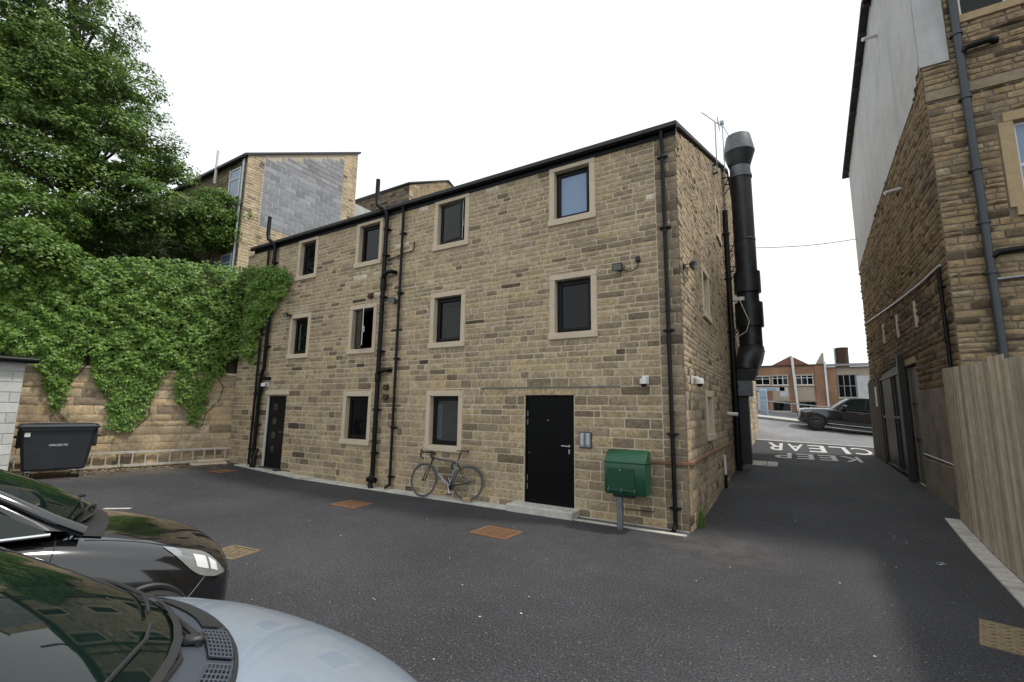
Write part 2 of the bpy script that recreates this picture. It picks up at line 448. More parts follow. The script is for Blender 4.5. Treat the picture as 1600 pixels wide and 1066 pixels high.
M['green'] = mk('green_plastic', (0.006, 0.062, 0.03), .36, var=.18, vscale=6, bump=.06, bscale=130)
M['block'] = mk('grey_block', (0,0,0), .95, ramp=[(0, (.20,.205,.22)), (.5, (.255,.262,.28)), (1, (.32,.325,.34))], var=.12, vscale=14, bump=.4, bscale=60)
M['block_white'] = mk('pale_block', (0,0,0), .9, ramp=[(0, (.42,.43,.41)), (1, (.55,.56,.54))], var=.12, vscale=5, bump=.3, bscale=40, stain=.3, stscale=1.6, stcol=(.3,.3,.26))
M['render_grey'] = mk('cement_render', (0.46, 0.46, 0.455), .9, streak=.18, var=.12, vscale=3, bump=.25, bscale=30, stain=.25, stscale=1.0, stcol=(.26,.26,.25))
M['render_dirty'] = mk('dirty_render', (0.20, 0.17, 0.13), .92, var=.3, vscale=3, bump=.3, bscale=30, stain=.8, stscale=1.2, stcol=(.075,.062,.05))
M['timber'] = mk('weathered_timber', (0,0,0), .85, ramp=[(0, (.24,.195,.14)), (.5, (.37,.315,.235)), (1, (.49,.43,.33))], streak=.12, var=.25, vscale=5, bump=.4, bscale=30)
M['timber_dark'] = mk('dark_timber', (0.045, 0.03, 0.021), .85, var=.3, vscale=7, bump=.3, tonevar=.3)
M['ladder'] = mk('old_ladder_timber', (0.50, 0.46, 0.40), .8, var=.25, vscale=9, bump=.2)
M['bark'] = mk('bark', (0.075, 0.06, 0.045), .95, var=.4, vscale=8, bump=1, bscale=20)
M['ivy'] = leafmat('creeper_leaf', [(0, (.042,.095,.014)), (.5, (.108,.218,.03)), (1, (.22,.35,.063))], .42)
M['leaf'] = leafmat('tree_leaf', [(0, (.028,.066,.013)), (.5, (.09,.175,.034)), (1, (.25,.37,.095))], .45)
M['leaf2'] = leafmat('pale_tree_leaf', [(0, (.05,.105,.02)), (.55, (.12,.22,.04)), (1, (.22,.34,.08))], .45)
M['grass'] = leafmat('weed_leaf', [(0, (.06,.13,.02)), (1, (.14,.25,.05))], .5)
M['litter'] = mk('dry_litter', (0.30, 0.235, 0.14), .95, var=.5, vscale=30, tonevar=.6)
M['chip'] = mk('pale_chip', (0.55, 0.54, 0.5), .9, var=.2)
M['rubber'] = mk('rubber', (0.018, 0.018, 0.019), .75, var=.15)
M['tyre_grey'] = mk('grey_tyre', (0.12, 0.12, 0.122), .8, var=.15)
M['chrome'] = mk('chrome', (0.75, 0.76, 0.77), .12, 1.0, var=0)
M['plastic'] = mk('black_plastic', (0.02, 0.021, 0.023), .5, var=.15, bump=.05)
M['plastic_grey'] = mk('grey_trim_plastic', (0.045, 0.056, 0.072), .55, var=.1, bump=.08, bscale=300)
M['bin'] = mk('bin_plastic', (0.022, 0.026, 0.032), .5, var=.25, vscale=4, bump=.06)
M['paint_black'] = mk('black_car_paint', (0.006, 0.0065, 0.008), .12, 0, var=0, coat=1.0, spec=.6)
M['paint_silver'] = mk('silver_blue_car_paint', (0.33, 0.405, 0.50), .34, .3, var=.05, vscale=2.5, coat=.8, stain=.12, stscale=6, stcol=(.36,.38,.38))
M['paint_suv'] = mk('dark_grey_car_paint', (0.018, 0.02, 0.024), .15, .2, var=0, coat=1.0)
M['screen'] = mk('tinted_screen', (0.006, 0.013, 0.011), .025, var=0, spec=.5)
M['lens'] = mk('headlamp_lens', (0.30, 0.315, 0.32), .08, .35, var=.15, vscale=25, coat=1.0)
M['lens_in'] = mk('headlamp_reflector', (0.8, 0.82, 0.84), .15, .15, var=0)
M['white_plastic'] = mk('white_plastic', (0.68, 0.68, 0.66), .45, var=.06)
M['white_letter'] = mk('white_lettering', (0.7, 0.7, 0.7), .6, var=.05)
M['red_tile'] = mk('red_tile', (0.26, 0.13, 0.075), .85, var=.35, vscale=14, bump=.3)
M['brick'] = brickmat('orange_brick', (.34,.185,.105), (.30,.155,.085), (.30,.2,.14))
M['brick_red'] = brickmat('red_brick', (.24,.085,.05), (.20,.07,.045), (.25,.16,.12))
M['cream'] = mk('cream_render', (0.40, 0.33, 0.255), .9, var=.1, vscale=2, stain=.3, stscale=.6, stcol=(.47,.45,.43))
M['whitewash'] = mk('flaking_whitewash', (0.55, 0.55, 0.56), .9, var=.15, vscale=2)
M['blue_sign'] = mk('pale_blue_board', (0.33, 0.42, 0.54), .6, var=.15, vscale=2)
M['led'] = mk('lamp_glass', (0.25, 0.25, 0.22), .15, var=.2, vscale=40)
M['gutter'] = mk('black_gutter', (0.006, 0.009, 0.009), .4, var=.1, spec=.2)
M['lead'] = mk('lead_flashing', (0.22, 0.23, 0.235), .55, .3, var=.2)
M['door_grey'] = mk('grey_door', (0.16, 0.165, 0.175), .5, var=.15)
# ------------------------------------------------------------------ ground, lane, road
def lerp(a, b, t): return a+(b-a)*t
def interp(x, xs, ys):
    if x <= xs[0]: return ys[0]
    for i in range(len(xs)-1):
        if x <= xs[i+1]: return lerp(ys[i], ys[i+1], (x-xs[i])/(xs[i+1]-xs[i]))
    return ys[-1]
YB = [-300, -60, -20, -6, 0, 3, 6, 9, 10.5, 12, 14, 16, 18, 20, 24, 30.5, 33.5, 36, 52, 90, 300]
ZB = [0, 0, 0, 0, 0, 0, 0, 0, .05, .12, .20, .26, .31, .38, .575, 1.32, 1.42, 1.5, 1.9, 2.5, 3.0]
TB = [0]*14 + [-.03, -.108, -.108, -.108, -.07, 0, 0]
XB = [-300, -60, -25, -16, -14, -11, -8, -4, -1.5, 0, 1.5, 3, 6, 12, 25, 60, 300]
def zg(x, y):
    z = interp(y, YB, ZB) + interp(y, YB, TB)*max(-25, min(25, x))
    if x < -11 and y < 12:
        z += .12*interp(x, [-14, -11], [1, 0])*interp(y, [9, 12], [1, 0])
    return z
def sheet(name, xs, ys, mat, dz=0.0, kind='structure', skirt=0.0):
    mb = MB()
    mb.grid([[(x, y, zg(x, y)+dz) for x in xs] for y in ys])
    o = mb.build(name, mat, recalc=False)
    tag(o, kind=kind)
    return o
sheet('ground', XB, YB, M['asphalt'])
RX = [x for x in XB if abs(x) <= 60]
sheet('road', RX, [24, 30.5], M['road'], 0.004)
# far pavement: a raised slab with a real kerb
mb = MB()
ys = [30.7, 33.5]
mb.grid([[(x, y, zg(x, y)+.12) for x in RX] for y in ys])
o = mb.build('far_pavement', mk('pavement_slabs', (.36,.35,.33), .9, var=.15, vscale=3), recalc=False); tag(o, kind='structure')
krt = tag(thing('kerb', (0, 30.6, zg(0, 30.6)), None, None), kind='structure')
krm = mk('kerb_stone', (.30,.29,.27), .9, var=.2, vscale=5)
for i in range(-14, 18):
    x0, x1 = i*.92, i*.92+.905
    mb = MB()
    b = [(x, y, zg(x, y)+dz) for x in (x0, x1) for y in (30.5, 30.7) for dz in (-.1, .125)]
    mb.add(b, [(0,1,3,2), (4,6,7,5), (0,4,5,1), (2,3,7,6), (0,2,6,4), (1,5,7,3)])
    mb.build('kerb_stone', krm, krt)

# give-way edge of the lane: painted line
mb = MB()
mb.grid([[(x, y, zg(x, y)+.009) for x in (-1.4, 0, 1.5, 3, 4.5)] for y in (24.03, 24.16)])
tag(mb.build('edge_line', M['paint'], recalc=False), 'thin white painted line across the lane mouth at the road', 'road marking')

def text_mesh(body, size=1.0, bold=0.0):
    cu = bpy.data.curves.new('t', 'FONT'); cu.body = body; cu.size = size; cu.align_x = 'CENTER'; cu.resolution_u = 3; cu.offset = bold
    ob = bpy.data.objects.new('t', cu); COL.objects.link(ob)
    bpy.context.view_layer.update()
    me = bpy.data.meshes.new_from_object(ob.evaluated_get(bpy.context.evaluated_depsgraph_get()))
    V = [v.co.copy() for v in me.vertices]; Fc = [list(p.vertices) for p in me.polygons]
    bpy.data.objects.remove(ob); bpy.data.curves.remove(cu); bpy.data.meshes.remove(me)
    return V, Fc
def road_word(word, y_far, y_near, xl, xr, label):
    """word read from the road, so it is upside down from the yard"""
    root = thing('road_marking', ((xl+xr)/2, y_near, zg((xl+xr)/2, y_near)), label, 'road marking')
    n = len(word); w = (xr-xl)/n
    for i, ch in enumerate(word):
        V, Fc = text_mesh(ch, 1.0, .010)
        xs = [v.x for v in V]; ys_ = [v.y for v in V]
        cx = xr - w*(i+.5)
        hw = w*.39
        vs = []
        for v in V:
            tx = (v.x-min(xs))/(max(xs)-min(xs))*2-1; ty = (v.y-min(ys_))/(max(ys_)-min(ys_))
            # embolden sideways is not needed: strokes are widened by the stretch
            x = cx - tx*hw; y = y_far - ty*(y_far-y_near)
            # letters stand upright for a driver on the road: top of letter points to the yard
            vs.append((x, y, zg(x, y)+.009))
        mb = MB(); mb.add(vs, Fc); mb.build('painted_letter', M['paint'], root, recalc=False)
road_word('CLEAR', 23.2, 20.75, -0.98, 2.62, 'painted word CLEAR on the lane, white and upside down, nearer the road')
road_word('KEEP', 19.95, 18.45, -0.62, 1.98, 'painted word KEEP on the lane, white and upside down, nearer the yard')

# raised garden behind the left wall
WA = Vector((-14.87, 8.15, 0)); WD = Vector((-0.2488, -0.9686, 0))     # wall line: corner and direction towards the camera side
WN = Vector((0.9686, -0.2488, 0))                                      # faces the yard
mb = MB()
p0 = WA - WD*0.2 - WN*.35; p1 = WA + WD*16 - WN*.35
g = [p0, p1, Vector((-60, p1.y-6, 0)), Vector((-60, 60, 0)), Vector((-15.3, 60, 0)), Vector((-15.3, 8.6, 0))]
mb.prism([(p.x, p.y) for p in g], -.2, 2.7, 'z')
tag(mb.build('garden_terrace', mk('garden_soil', (.05,.045,.03), .95, var=.4, vscale=3, bump=.5)), kind='structure')

# ------------------------------------------------------------------ coursed stone
def make_courses(z0, z1, h0, h1, rng, hfun=None):
    zs = [z0]
    while zs[-1] < z1-.05:
        h = rng.uniform(h0, h1) if hfun is None else hfun(zs[-1], rng)
        zs.append(min(z1, zs[-1]+h))
    return zs
def one_stone(O, U, N, ua, ub, za, zb, top, proud, rng, jit=.004):
    nx, nz_ = 5, 3
    P = {}; back = {}
    for i in range(nx):
        for k in range(nz_):
            uu = ua+(ub-ua)*i/(nx-1); zz = za+(zb-za)*k/(nz_-1)
            edge = i in (0, nx-1) or k in (0, nz_-1)
            if i == 0: uu += rng.uniform(0, jit)
            if i == nx-1: uu -= rng.uniform(0, jit)
            if k == 0: zz += rng.uniform(0, jit)
            if k == nz_-1: zz -= rng.uniform(0, jit)
            if i in (0, nx-1) and k in (0, nz_-1):
                uu += (jit*.7 if i == 0 else -jit*.7); zz += (jit*.6 if k == 0 else -jit*.6)
            if top is not None: zz = min(zz, top(uu))
            d = proud*(.45+rng.uniform(-.15, .15)) if edge else proud*rng.uniform(.6, 1.7)
            P[i, k] = O+U*uu+N*d+Vector((0, 0, zz))
            if edge: back[i, k] = O+U*uu-N*.015+Vector((0, 0, zz))
    vs = []; ix = {}
    for q in P: ix[q] = len(vs); vs.append(P[q])
    bx = {}
    for q in back: bx[q] = len(vs); vs.append(back[q])
    fs = []
    flip = U.cross(Vector((0, 0, 1))).dot(N) < 0
    for i in range(nx-1):
        for k in range(nz_-1):
            q = (ix[i, k], ix[i+1, k], ix[i+1, k+1], ix[i, k+1]); fs.append(q[::-1] if flip else q)
    ring = [(i, 0) for i in range(nx)] + [(nx-1, k) for k in range(1, nz_)] + [(i, nz_-1) for i in range(nx-2, -1, -1)] + [(0, k) for k in range(nz_-2, 0, -1)]
    for a, b in zip(ring, ring[1:]+ring[:1]):
        q = (ix[b], ix[a], bx[a], bx[b]); fs.append(q[::-1] if flip else q)
    return vs, fs
def stones(O, U, N, u0, u1, courses, holes, rng, lmin, lmax, joint=.012, proud=.014, tonef=None, top=None, lfun=None, jit=.004):
    """holes: (u0,u1,z0,z1). returns a list of stones (verts, faces, tone, centre, weight)"""
    out = []
    def put(ua, ub, za, zb):
        if top is not None:
            tm = max(top(ua), top(ub))
            if za > tm-.03: return
        vs, fs = one_stone(O, U, N, ua+joint/2, ub-joint/2, za+joint/2, zb-joint/2, top, proud*rng.uniform(.6, 1.5), rng, jit)
        c = O+U*((ua+ub)/2)+Vector((0, 0, (za+zb)/2))
        d = depth(c); cs = abs((CAMP-c).normalized().dot(N))
        t = tonef((ua+ub)/2, (za+zb)/2, rng) if tonef else min(1, max(0, rng.gauss(.5, .2)))
        out.append((vs, fs, t, c, (ub-ua)*(zb-za)*cs/d/d))
    def row(a, b, za, zb):
        u = a
        while u < b-.02:
            L = lfun(u, za, rng) if lfun else rng.uniform(lmin, lmax)
            if rng.random() < .12: L *= .45
            e = u+max(.06, L)
            if b-e < .1: e = b
            put(u, e, za, zb); u = e
    for za, zb in zip(courses, courses[1:]):
        hs = sorted([h for h in holes if h[2] < zb-.001 and h[3] > za+.001])
        u = u0
        for h in hs:
            if h[0]-u > .03: row(u, h[0], za, zb)
            # the strips above or below the hole inside this course
            if h[2]-za > .03: row(max(h[0], u0), min(h[1], u1), za, h[2])
            if zb-h[3] > .03: row(max(h[0], u0), min(h[1], u1), h[3], zb)
            u = max(u, h[1])
        if u1-u > .03: row(u, u1, za, zb)
    return out
def emit_stones(sets, limit, stuffname='stonework'):
    """sets: list of (stones, material, parent). the largest in view become objects of their own, the rest one mesh per wall"""
    allw = sorted([s[4] for st, m_, p_ in sets for s in st], reverse=True)
    cut = allw[limit] if len(allw) > limit else -1
    for st, mat, par in sets:
        rest = MB()
        for vs, fs, t, c, w in st:
            if w > cut:
                mb = MB(); mb.add(vs, fs, t); mb.build('stone', mat, par, recalc=False, smooth=True, angle=50)
            else: rest.add(vs, fs, t)
        if rest.v:
            o = rest.build(stuffname, mat, par, recalc=False, smooth=True, angle=50); o['kind'] = 'stuff'
def wall_face(mb, O, U, N, u0, u1, z0, z1, holes, thick=.3, top=None):
    """mortar face with openings and their reveals"""
    us = sorted({u0, u1} | {h[0] for h in holes} | {h[1] for h in holes}); us = [u for u in us if u0 <= u <= u1]
    zs = sorted({z0, z1} | {h[2] for h in holes} | {h[3] for h in holes}); zs = [z for z in zs if z0 <= z <= z1]
    def P(u, z, d):
        if top is not None: z = min(z, top(u))
        return O+U*u-N*d+Vector((0, 0, z))
    if top is not None:
        extra = [u0+(u1-u0)*i/24 for i in range(25)]; us = sorted(set(us) | set(extra))
    for a, b in zip(us, us[1:]):
        for c, d in zip(zs, zs[1:]):
            m_ = ((a+b)/2, (c+d)/2)
            if any(h[0] < m_[0] < h[1] and h[2] < m_[1] < h[3] for h in holes): continue
            if top is not None and c >= max(top(a), top(b))-.001: continue
            mb.add([P(a, c, 0), P(b, c, 0), P(b, d, 0), P(a, d, 0)], [(0, 1, 2, 3)])
            mb.add([P(a, c, thick), P(b, c, thick), P(b, d, thick), P(a, d, thick)], [(3, 2, 1, 0)])
    for h in holes:
        a, b, c, d = h
        for (q, w) in (((a, c), (b, c)), ((b, c), (b, d)), ((b, d), (a, d)), ((a, d), (a, c))):
            mb.add([P(*q, 0), P(*w, 0), P(*w, thick), P(*q, thick)], [(0, 1, 2, 3)])
    return mb
# ------------------------------------------------------------------ the converted stone mill house
XE0, XE1 = -14.40, -1.43
rng = random.Random(11)
house = thing('stone_house', (-7.9, 7.8, 0), 'three storey brown stone house with black windows facing the yard', 'building')
WIN = [  # x0, x1, z0, z1, style
 (-3.778, -3.031, 5.60, 6.616, 'blue'), (-3.765, -3.025, 3.311, 4.350, 'plain'),
 (-6.811, -6.018, 5.60, 6.616, 'ajar'), (-6.818, -6.047, 3.311, 4.350, 'blind'), (-6.826, -6.041, 1.064, 2.117, 'curtain'),
 (-9.525, -8.761, 5.60, 6.616, 'plain'), (-9.585, -8.809, 3.311, 4.350, 'open'), (-9.618, -8.811, 1.064, 2.117, 'plain'),
 (-12.067, -11.368, 5.60, 6.616, 'plain'), (-12.167, -11.448, 3.311, 4.350, 'strip')]
DOORA = (-4.407, -3.383, 0.13, 2.123); DOORD = (-13.051, -12.183, 0.13, 2.167)
JW, LH, SH = .115, .115, .135
UX, NY = Vector((1, 0, 0)), Vector((0, -1, 0))
OF = Vector((0, 7.8, 0))
holes_open = [w[:4] for w in WIN] + [DOORA, DOORD]
holes_stone = [(w[0]-JW, w[1]+JW, w[2]-SH, w[3]+LH) for w in WIN] + [(DOORA[0]-.01, DOORA[1]+.01, -1, DOORA[3]), (DOORD[0]-.02, DOORD[1]+.01, -1, DOORD[3]),
               (DOORD[0]-.12, DOORD[1]+.12, DOORD[3], DOORD[3]+.135)]
ftop = lambda u: 5.0 if u < XE0 else 6.74
mb = MB(); wall_face(mb, OF, UX, NY, -14.9, XE1-.02, -.2, 6.74, [(h[0]-.02, h[1]+.02, h[2]-.02, h[3]+.02) for h in holes_open], .32)
fwall = mb.build('front_wall', M['mortar'], house)
def tone_front(u, z, r):
    x = r.random()
    if x < .014: return r.uniform(.01, .06)
    if x < .055: return r.uniform(.11, .26)
    if x < .068 and z > 4.2 and u > -9.5: return r.uniform(.975, .995)
    g = .50
    if z < 2.6: g = .46
    if u > -2.6: g = .40
    if z < 3.3 and x < .2: g = .25
    return min(.965, max(.12, r.gauss(g, .14)))
def hf(z, r): return r.choice((.09, .12, .14, .16, .175)) if z < 2.2 else (r.uniform(.085, .145) if z < 4 else r.uniform(.088, .13))
cs = make_courses(-.02, 6.74, 0, 0, rng, hf)
cs = [z for z in cs if abs(z-2.123) > .09 and abs(z-2.285) > .09] + [2.123, 2.285]; cs.sort()
stA = stones(OF, UX, NY, -14.9, -1.80, cs, holes_stone, rng, .18, .56, .0155, .012, tone_front, None)
def lq(u, z, r): return .37
stQ = stones(OF, UX, NY, -1.80, XE1, make_courses(-.02, 6.74, .12, .2, rng), [], rng, .2, .37, .008, .024, lambda u, z, r: min(.8, max(.1, r.gauss(.42, .14))), None, jit=.006)

# gable end along the lane
OG = Vector((XE1, 0, 0)); UYv = Vector((0, 1, 0)); NX = Vector((1, 0, 0))
RIDGE = 17.3
def gtop(u): return 6.80+.385*(u-7.8) if u <= RIDGE else 6.80+.385*(RIDGE-7.8)-.385*(u-RIDGE)
GW = [(10.16, 10.88, 3.96, 4.86), (9.98, 10.62, 1.42, 2.16), (13.2, 13.85, 6.75, 7.65), (20.5, 21.5, 1.35, 2.6)]
gh_stone = [(a-.13, b+.13, c-.14, d+.14) for a, b, c, d in GW]
mb = MB(); wall_face(mb, OG, UYv, NX, 7.8, 26.7, -.2, 11, [(h[0]-.02, h[1]+.02, h[2]-.02, h[3]+.02) for h in GW], .32, gtop)
gwall = mb.build('gable_wall', M['mortar_pale'], house)
def tone_g(u, z, r):
    x = r.random()
    if x < .04: return r.uniform(.03, .12)
    return min(.95, max(.1, r.gauss(.52 if z > 2.6 else .42, .16)))
def hg(z, r): return r.uniform(.13, .2) if z < 2.6 else r.uniform(.07, .125)
stG = stones(OG, UYv, NX, 7.8, 18.6, make_courses(-.05, 10.6, 0, 0, rng, hg), gh_stone, rng, .13, .38, .009, .017, tone_g, gtop, jit=.005)
stG2 = stones(OG, UYv, NX, 18.6, 26.7, make_courses(-.05, 10.6, .2, .3, rng), gh_stone, rng, .4, .8, .016, .02, tone_g, gtop)
emit_stones([(stA, M['stone'], fwall), (stQ, M['stone_quoin'], fwall), (stG, M['stone_gable'], gwall), (stG2, M['stone_gable'], gwall)], 300)

# hidden sides close the volume
mb = MB()
mb.add([(XE0, 8.0, -.2), (XE0, 26.7, -.2), (XE0, 26.7, 6.8), (XE0, RIDGE, gtop(RIDGE)), (XE0, 8.0, 6.75)], [(0, 1, 2, 3, 4)])
mb.add([(XE0, 26.7, -.2), (XE1-.33, 26.7, -.2), (XE1-.33, 26.7, 7.1), (XE0, 26.7, 7.1)], [(0, 1, 2, 3)])
mb.build('rear_wall', M['mortar_dark'], house)
# roof
mb = MB()
for ya, za, yb, zb in ((7.64, 6.80, RIDGE, gtop(RIDGE)+.1), (RIDGE, gtop(RIDGE)+.1, 26.9, gtop(26.9)+.1)):
    v = [(x, y, z+d) for x in (XE0-.12, XE1+.06) for y, z in ((ya, za), (yb, zb)) for d in (0, .075)]
    mb.add(v, [(0,1,3,2), (4,6,7,5), (0,4,5,1), (2,3,7,6), (0,2,6,4), (1,5,7,3)])
roof = mb.build('roof', M['slate'], house)
# gutter: half round with a lip, joints
mb = MB()
prof = [(.06*math.cos(a), .06*math.sin(a)) for a in [math.pi+math.pi*i/8 for i in range(9)]]
rows = []
for x in (XE0-.18, XE1+.06):
    rows.append([(x, 7.70+p[0], 6.835+p[1]) for p in prof] + [(x, 7.70+p[0]*.85, 6.835+p[1]*.85) for p in prof[::-1]])
mb.grid(rows)
for x in (XE0-.18, XE1+.06):
    mb.add([(x, 7.70+p[0], 6.835+p[1]) for p in prof], [tuple(range(9))])
mb.box(XE0-.1, XE1+.03, 7.76, 7.80, 6.70, 6.83)
gut = mb.build('gutter', M['gutter'], house, smooth=True)
for i in range(14):
    x = XE1-.5-i*.98
    m2 = MB(); m2.torus((x, 7.70, 6.835), .062, .006, Matrix.Rotation(math.pi/2, 3, 'Z'), n=10, m=5, a0=math.pi, a1=2*math.pi)
    m2.build('gutter_bracket', M['gutter'], gut)

# windows
def surround(parent, x0, x1, z0, z1):
    y0, y1 = 7.775, 7.94
    for a, b in ((x0-JW, x0), (x1, x1+JW)):
        m2 = MB(); m2.box(a, b, y0, y1, z0, z1, .006); m2.build('jamb', M['dressed'], parent)
    m2 = MB(); m2.box(x0-JW-.002, x1+JW+.002, y0-.002, y1, z1+.002, z1+LH, .006); m2.build('lintel', M['dressed'], parent)
    m2 = MB(); m2.box(x0-JW-.015, x1+JW+.015, y0-.025, y1, z0-SH+.01, z0-.002, .006); m2.build('sill', M['dressed'], parent)
def frame_mesh(mb, x0, x1, z0, z1, y0, y1, w, bev=.005):
    mb.box(x0, x0+w, y0, y1, z0, z1, bev); mb.box(x1-w, x1, y0, y1, z0, z1, bev)
    mb.box(x0+w, x1-w, y0+.002, y1-.002, z0, z0+w, bev); mb.box(x0+w, x1-w, y0+.002, y1-.002, z1-w, z1, bev)
def pane(parent, x0, x1, z0, z1, y, mat):
    m2 = MB(); m2.box(x0, x1, y, y+.016, z0, z1); return m2.build('pane', mat, parent)
for (x0, x1, z0, z1, st) in WIN:
    mb = MB(); frame_mesh(mb, x0+.002, x1-.002, z0+.002, z1-.002, 7.90, 7.965, .05)
    if st not in ('ajar', 'open'):
        frame_mesh(mb, x0+.052, x1-.052, z0+.052, z1-.052, 7.885, 7.95, .045)
    w = mb.build('window', M['upvc_black'], house)
    surround(w, x0, x1, z0, z1)
    i = .095
    if st == 'blue': pane(w, x0+i, x1-i, z0+i, z1-i, 7.92, M['glass_blue'])
    elif st == 'curtain':
        pane(w, x0+i, x1-i, z0+i, z1-i, 7.93, M['glass_grey'])
        n = 26
        for k in range(n):
            z = z0+.13+k*(z1-z0-.3)/n
            m2 = MB(); m2.box(x0+i+.004, x0+i+.16, 7.922, 7.929, z, z+.016); m2.build('blind_slat', M['blind_pale'], w)
    elif st == 'blind':
        pane(w, x0+i, x1-i, z0+i, z1-i, 7.93, M['glass'])
        n = 18
        for k in range(n):
            z = z0+.13+k*(z1-z0-.38)/n
            m2 = MB(); m2.box(x0+i+.1, x1-i-.02, 7.922, 7.929, z, z+.02); m2.build('blind_slat', M['blind'], w)
    elif st == 'strip':
        pane(w, x0+i, x1-i, z0+i, z1-i, 7.93, M['glass'])
        m2 = MB(); m2.box(x0+.17, x0+.215, 7.922, 7.929, z0+.12, z1-.16); m2.build('blind_edge', M['blind_pale'], w)
    elif st == 'plain': pane(w, x0+i, x1-i, z0+i, z1-i, 7.92, M['glass'])
    else:
        # a casement hung on the left, swung outwards
        ang = R(-9) if st == 'ajar' else R(-29)
        Mx = Matrix.Translation((x0+.055, 7.895, 0)) @ Matrix.Rotation(ang, 4, 'Z') @ Matrix.Translation((-(x0+.055), -7.895, 0))
        m2 = MB(); frame_mesh(m2, x0+.055, x1-.055, z0+.055, z1-.055, 7.86, 7.892, .05)
        m2.v = [tuple(Mx @ Vector(p)) for p in m2.v]; sash = m2.build('sash', M['upvc_black'], w)
        m2 = MB(); frame_mesh(m2, x0+.057, x1-.057, z0+.057, z1-.057, 7.893, 7.915, .048)
        m2.v = [tuple(Mx @ Vector(p)) for p in m2.v]; m2.build('sash_inner_face', M['upvc_white'], w)
        m2 = MB(); m2.box(x0+.1, x1-.1, 7.872, 7.886, z0+.1, z1-.1); m2.v = [tuple(Mx @ Vector(p)) for p in m2.v]; m2.build('pane', M['glass'], w)
        m2 = MB(); zc = (z0+z1)/2; m2.box(x1-.09, x1-.07, 7.916, 7.945, zc-.02, zc+.02); m2.box(x1-.095, x1-.075, 7.935, 7.955, zc-.13, zc+.01)
        m2.v = [tuple(Mx @ Vector(p)) for p in m2.v]; m2.build('window_handle', M['upvc_white'], w)
        if st == 'ajar':
            m2 = MB(); m2.box(x0+.05, x1-.05, 7.99, 8.0, z0+.05, z1-.05); m2.build('dark_room_sheet', M['blind'], w)  # dark sheet added to stand in for the unlit room behind
# gable windows
for k, (a, b, c, d) in enumerate(GW):
    X0 = XE1
    mb = MB()
    for (p, q, r_, s_) in ((a, a+.05, c, d), (b-.05, b, c, d), (a+.05, b-.05, c, c+.05), (a+.05, b-.05, d-.05, d)):
        mb.box(X0-.30, X0-.25, p, q, r_, s_)
    w = mb.build('window', M['upvc_black'], house)
    m2 = MB(); m2.box(X0-.28, X0-.265, a+.05, b-.05, c+.05, d-.05); m2.build('pane', M['glass'], w)
    for p, q in ((a-.13, a), (b, b+.13)):
        m2 = MB(); m2.box(X0-.30, X0+.03, p, q, c, d, .006); m2.build('jamb', M['dressed'], w)
    m2 = MB(); m2.box(X0-.30, X0+.032, a-.132, b+.132, d+.002, d+.14, .006); m2.build('lintel', M['dressed'], w)
    m2 = MB(); m2.box(X0-.30, X0+.06, a-.15, b+.15, c-.13, c-.002, .006); m2.build('sill', M['dressed'], w)

# main door
a, b, c, d = DOORA
mb = MB(); mb.box(a+.035, b-.035, 7.845, 7.90, c+.012, d-.035, .004)
dr = mb.build('door', M['door'], house)
m2 = MB(); frame_mesh(m2, a+.001, b-.001, c+.001, d-.001, 7.83, 7.93, .034, .003); m2.build('door_frame', M['door'], dr)
for z in (1.62, 1.78, .42, .58):
    m2 = MB(); m2.tube([(a+.045, 7.828, z-.055), (a+.045, 7.828, z+.055)], .009, 8); m2.build('hinge', M['galv'], dr, smooth=True)
m2 = MB(); m2.lathe([(.022, 0), (.022, .012)], (b-.115, 7.845, 1.20), 14, Matrix.Rotation(math.pi/2, 3, 'X')); m2.tube([(b-.115, 7.84, 1.20), (b-.115, 7.79, 1.20), (b-.13, 7.785, 1.20), (b-.25, 7.785, 1.205)], .010, 8)
m2.build('handle', M['steel'], dr, smooth=True)
m2 = MB(); m2.box(b-.132, b-.098, 7.835, 7.846, 1.06, 1.14, .004); m2.build('lock_plate', M['steel'], dr)
m2 = MB(); m2.lathe([(.011, 0), (.011, .008)], ((a+b)/2-.04, 7.845, 1.66), 10, Matrix.Rotation(math.pi/2, 3, 'X')); m2.build('spyhole', M['steel'], dr, smooth=True)
m2 = MB(); m2.lathe([(.008, 0), (.008, .006)], (a+.075, 7.845, 1.04), 8, Matrix.Rotation(math.pi/2, 3, 'X')); m2.build('bolt_head', M['steel'], dr, smooth=True)
m2 = MB(); m2.box(a-.022, a-.002, 7.793, 7.812, c, d, .003); m2.box(b+.002, b+.018, 7.793, 7.812, c, d, .003); m2.build('sealant_bead', M['mortar'], dr)
m2 = MB(); m2.box(-5.45, -2.5, 7.765, 7.80, 2.278, 2.292); m2.build('flashing', M['lead'], fwall)
# step
mb = MB(); mb.box(-4.62, -3.28, 7.47, 7.83, -.05, .125, .012)
tag(mb.build('door_step', M['concrete']), 'pale worn concrete step below the large black door', 'step')
# side door with four small lights
a, b, c, d = DOORD
mb = MB(); mb.box(a+.04, b-.04, 7.86, 7.905, c+.02, d-.04, .004)
dr = mb.build('door', M['upvc_black'], house)
m2 = MB(); frame_mesh(m2, a+.001, b-.001, c+.001, d-.001, 7.84, 7.94, .04, .004); m2.build('door_frame', M['upvc_black'], dr)
for k in range(4):
    z = c+.38+k*.40
    m2 = MB(); frame_mesh(m2, a+.2, a+.42, z, z+.22, 7.852, 7.862, .02, .003); lt = m2.build('light_frame', M['upvc_black'], dr)
m2 = MB()
for k in range(4):
    z = c+.38+k*.40
    m2 = MB(); m2.box(a+.22, a+.40, 7.856, 7.861, z+.02, z+.2); m2.build('pane', M['glass_grey'], dr)
m2 = MB(); m2.tube([(b-.09, 7.86, 1.12), (b-.09, 7.81, 1.12), (b-.22, 7.805, 1.12)], .011, 8); m2.build('handle', M['steel'], dr, smooth=True)
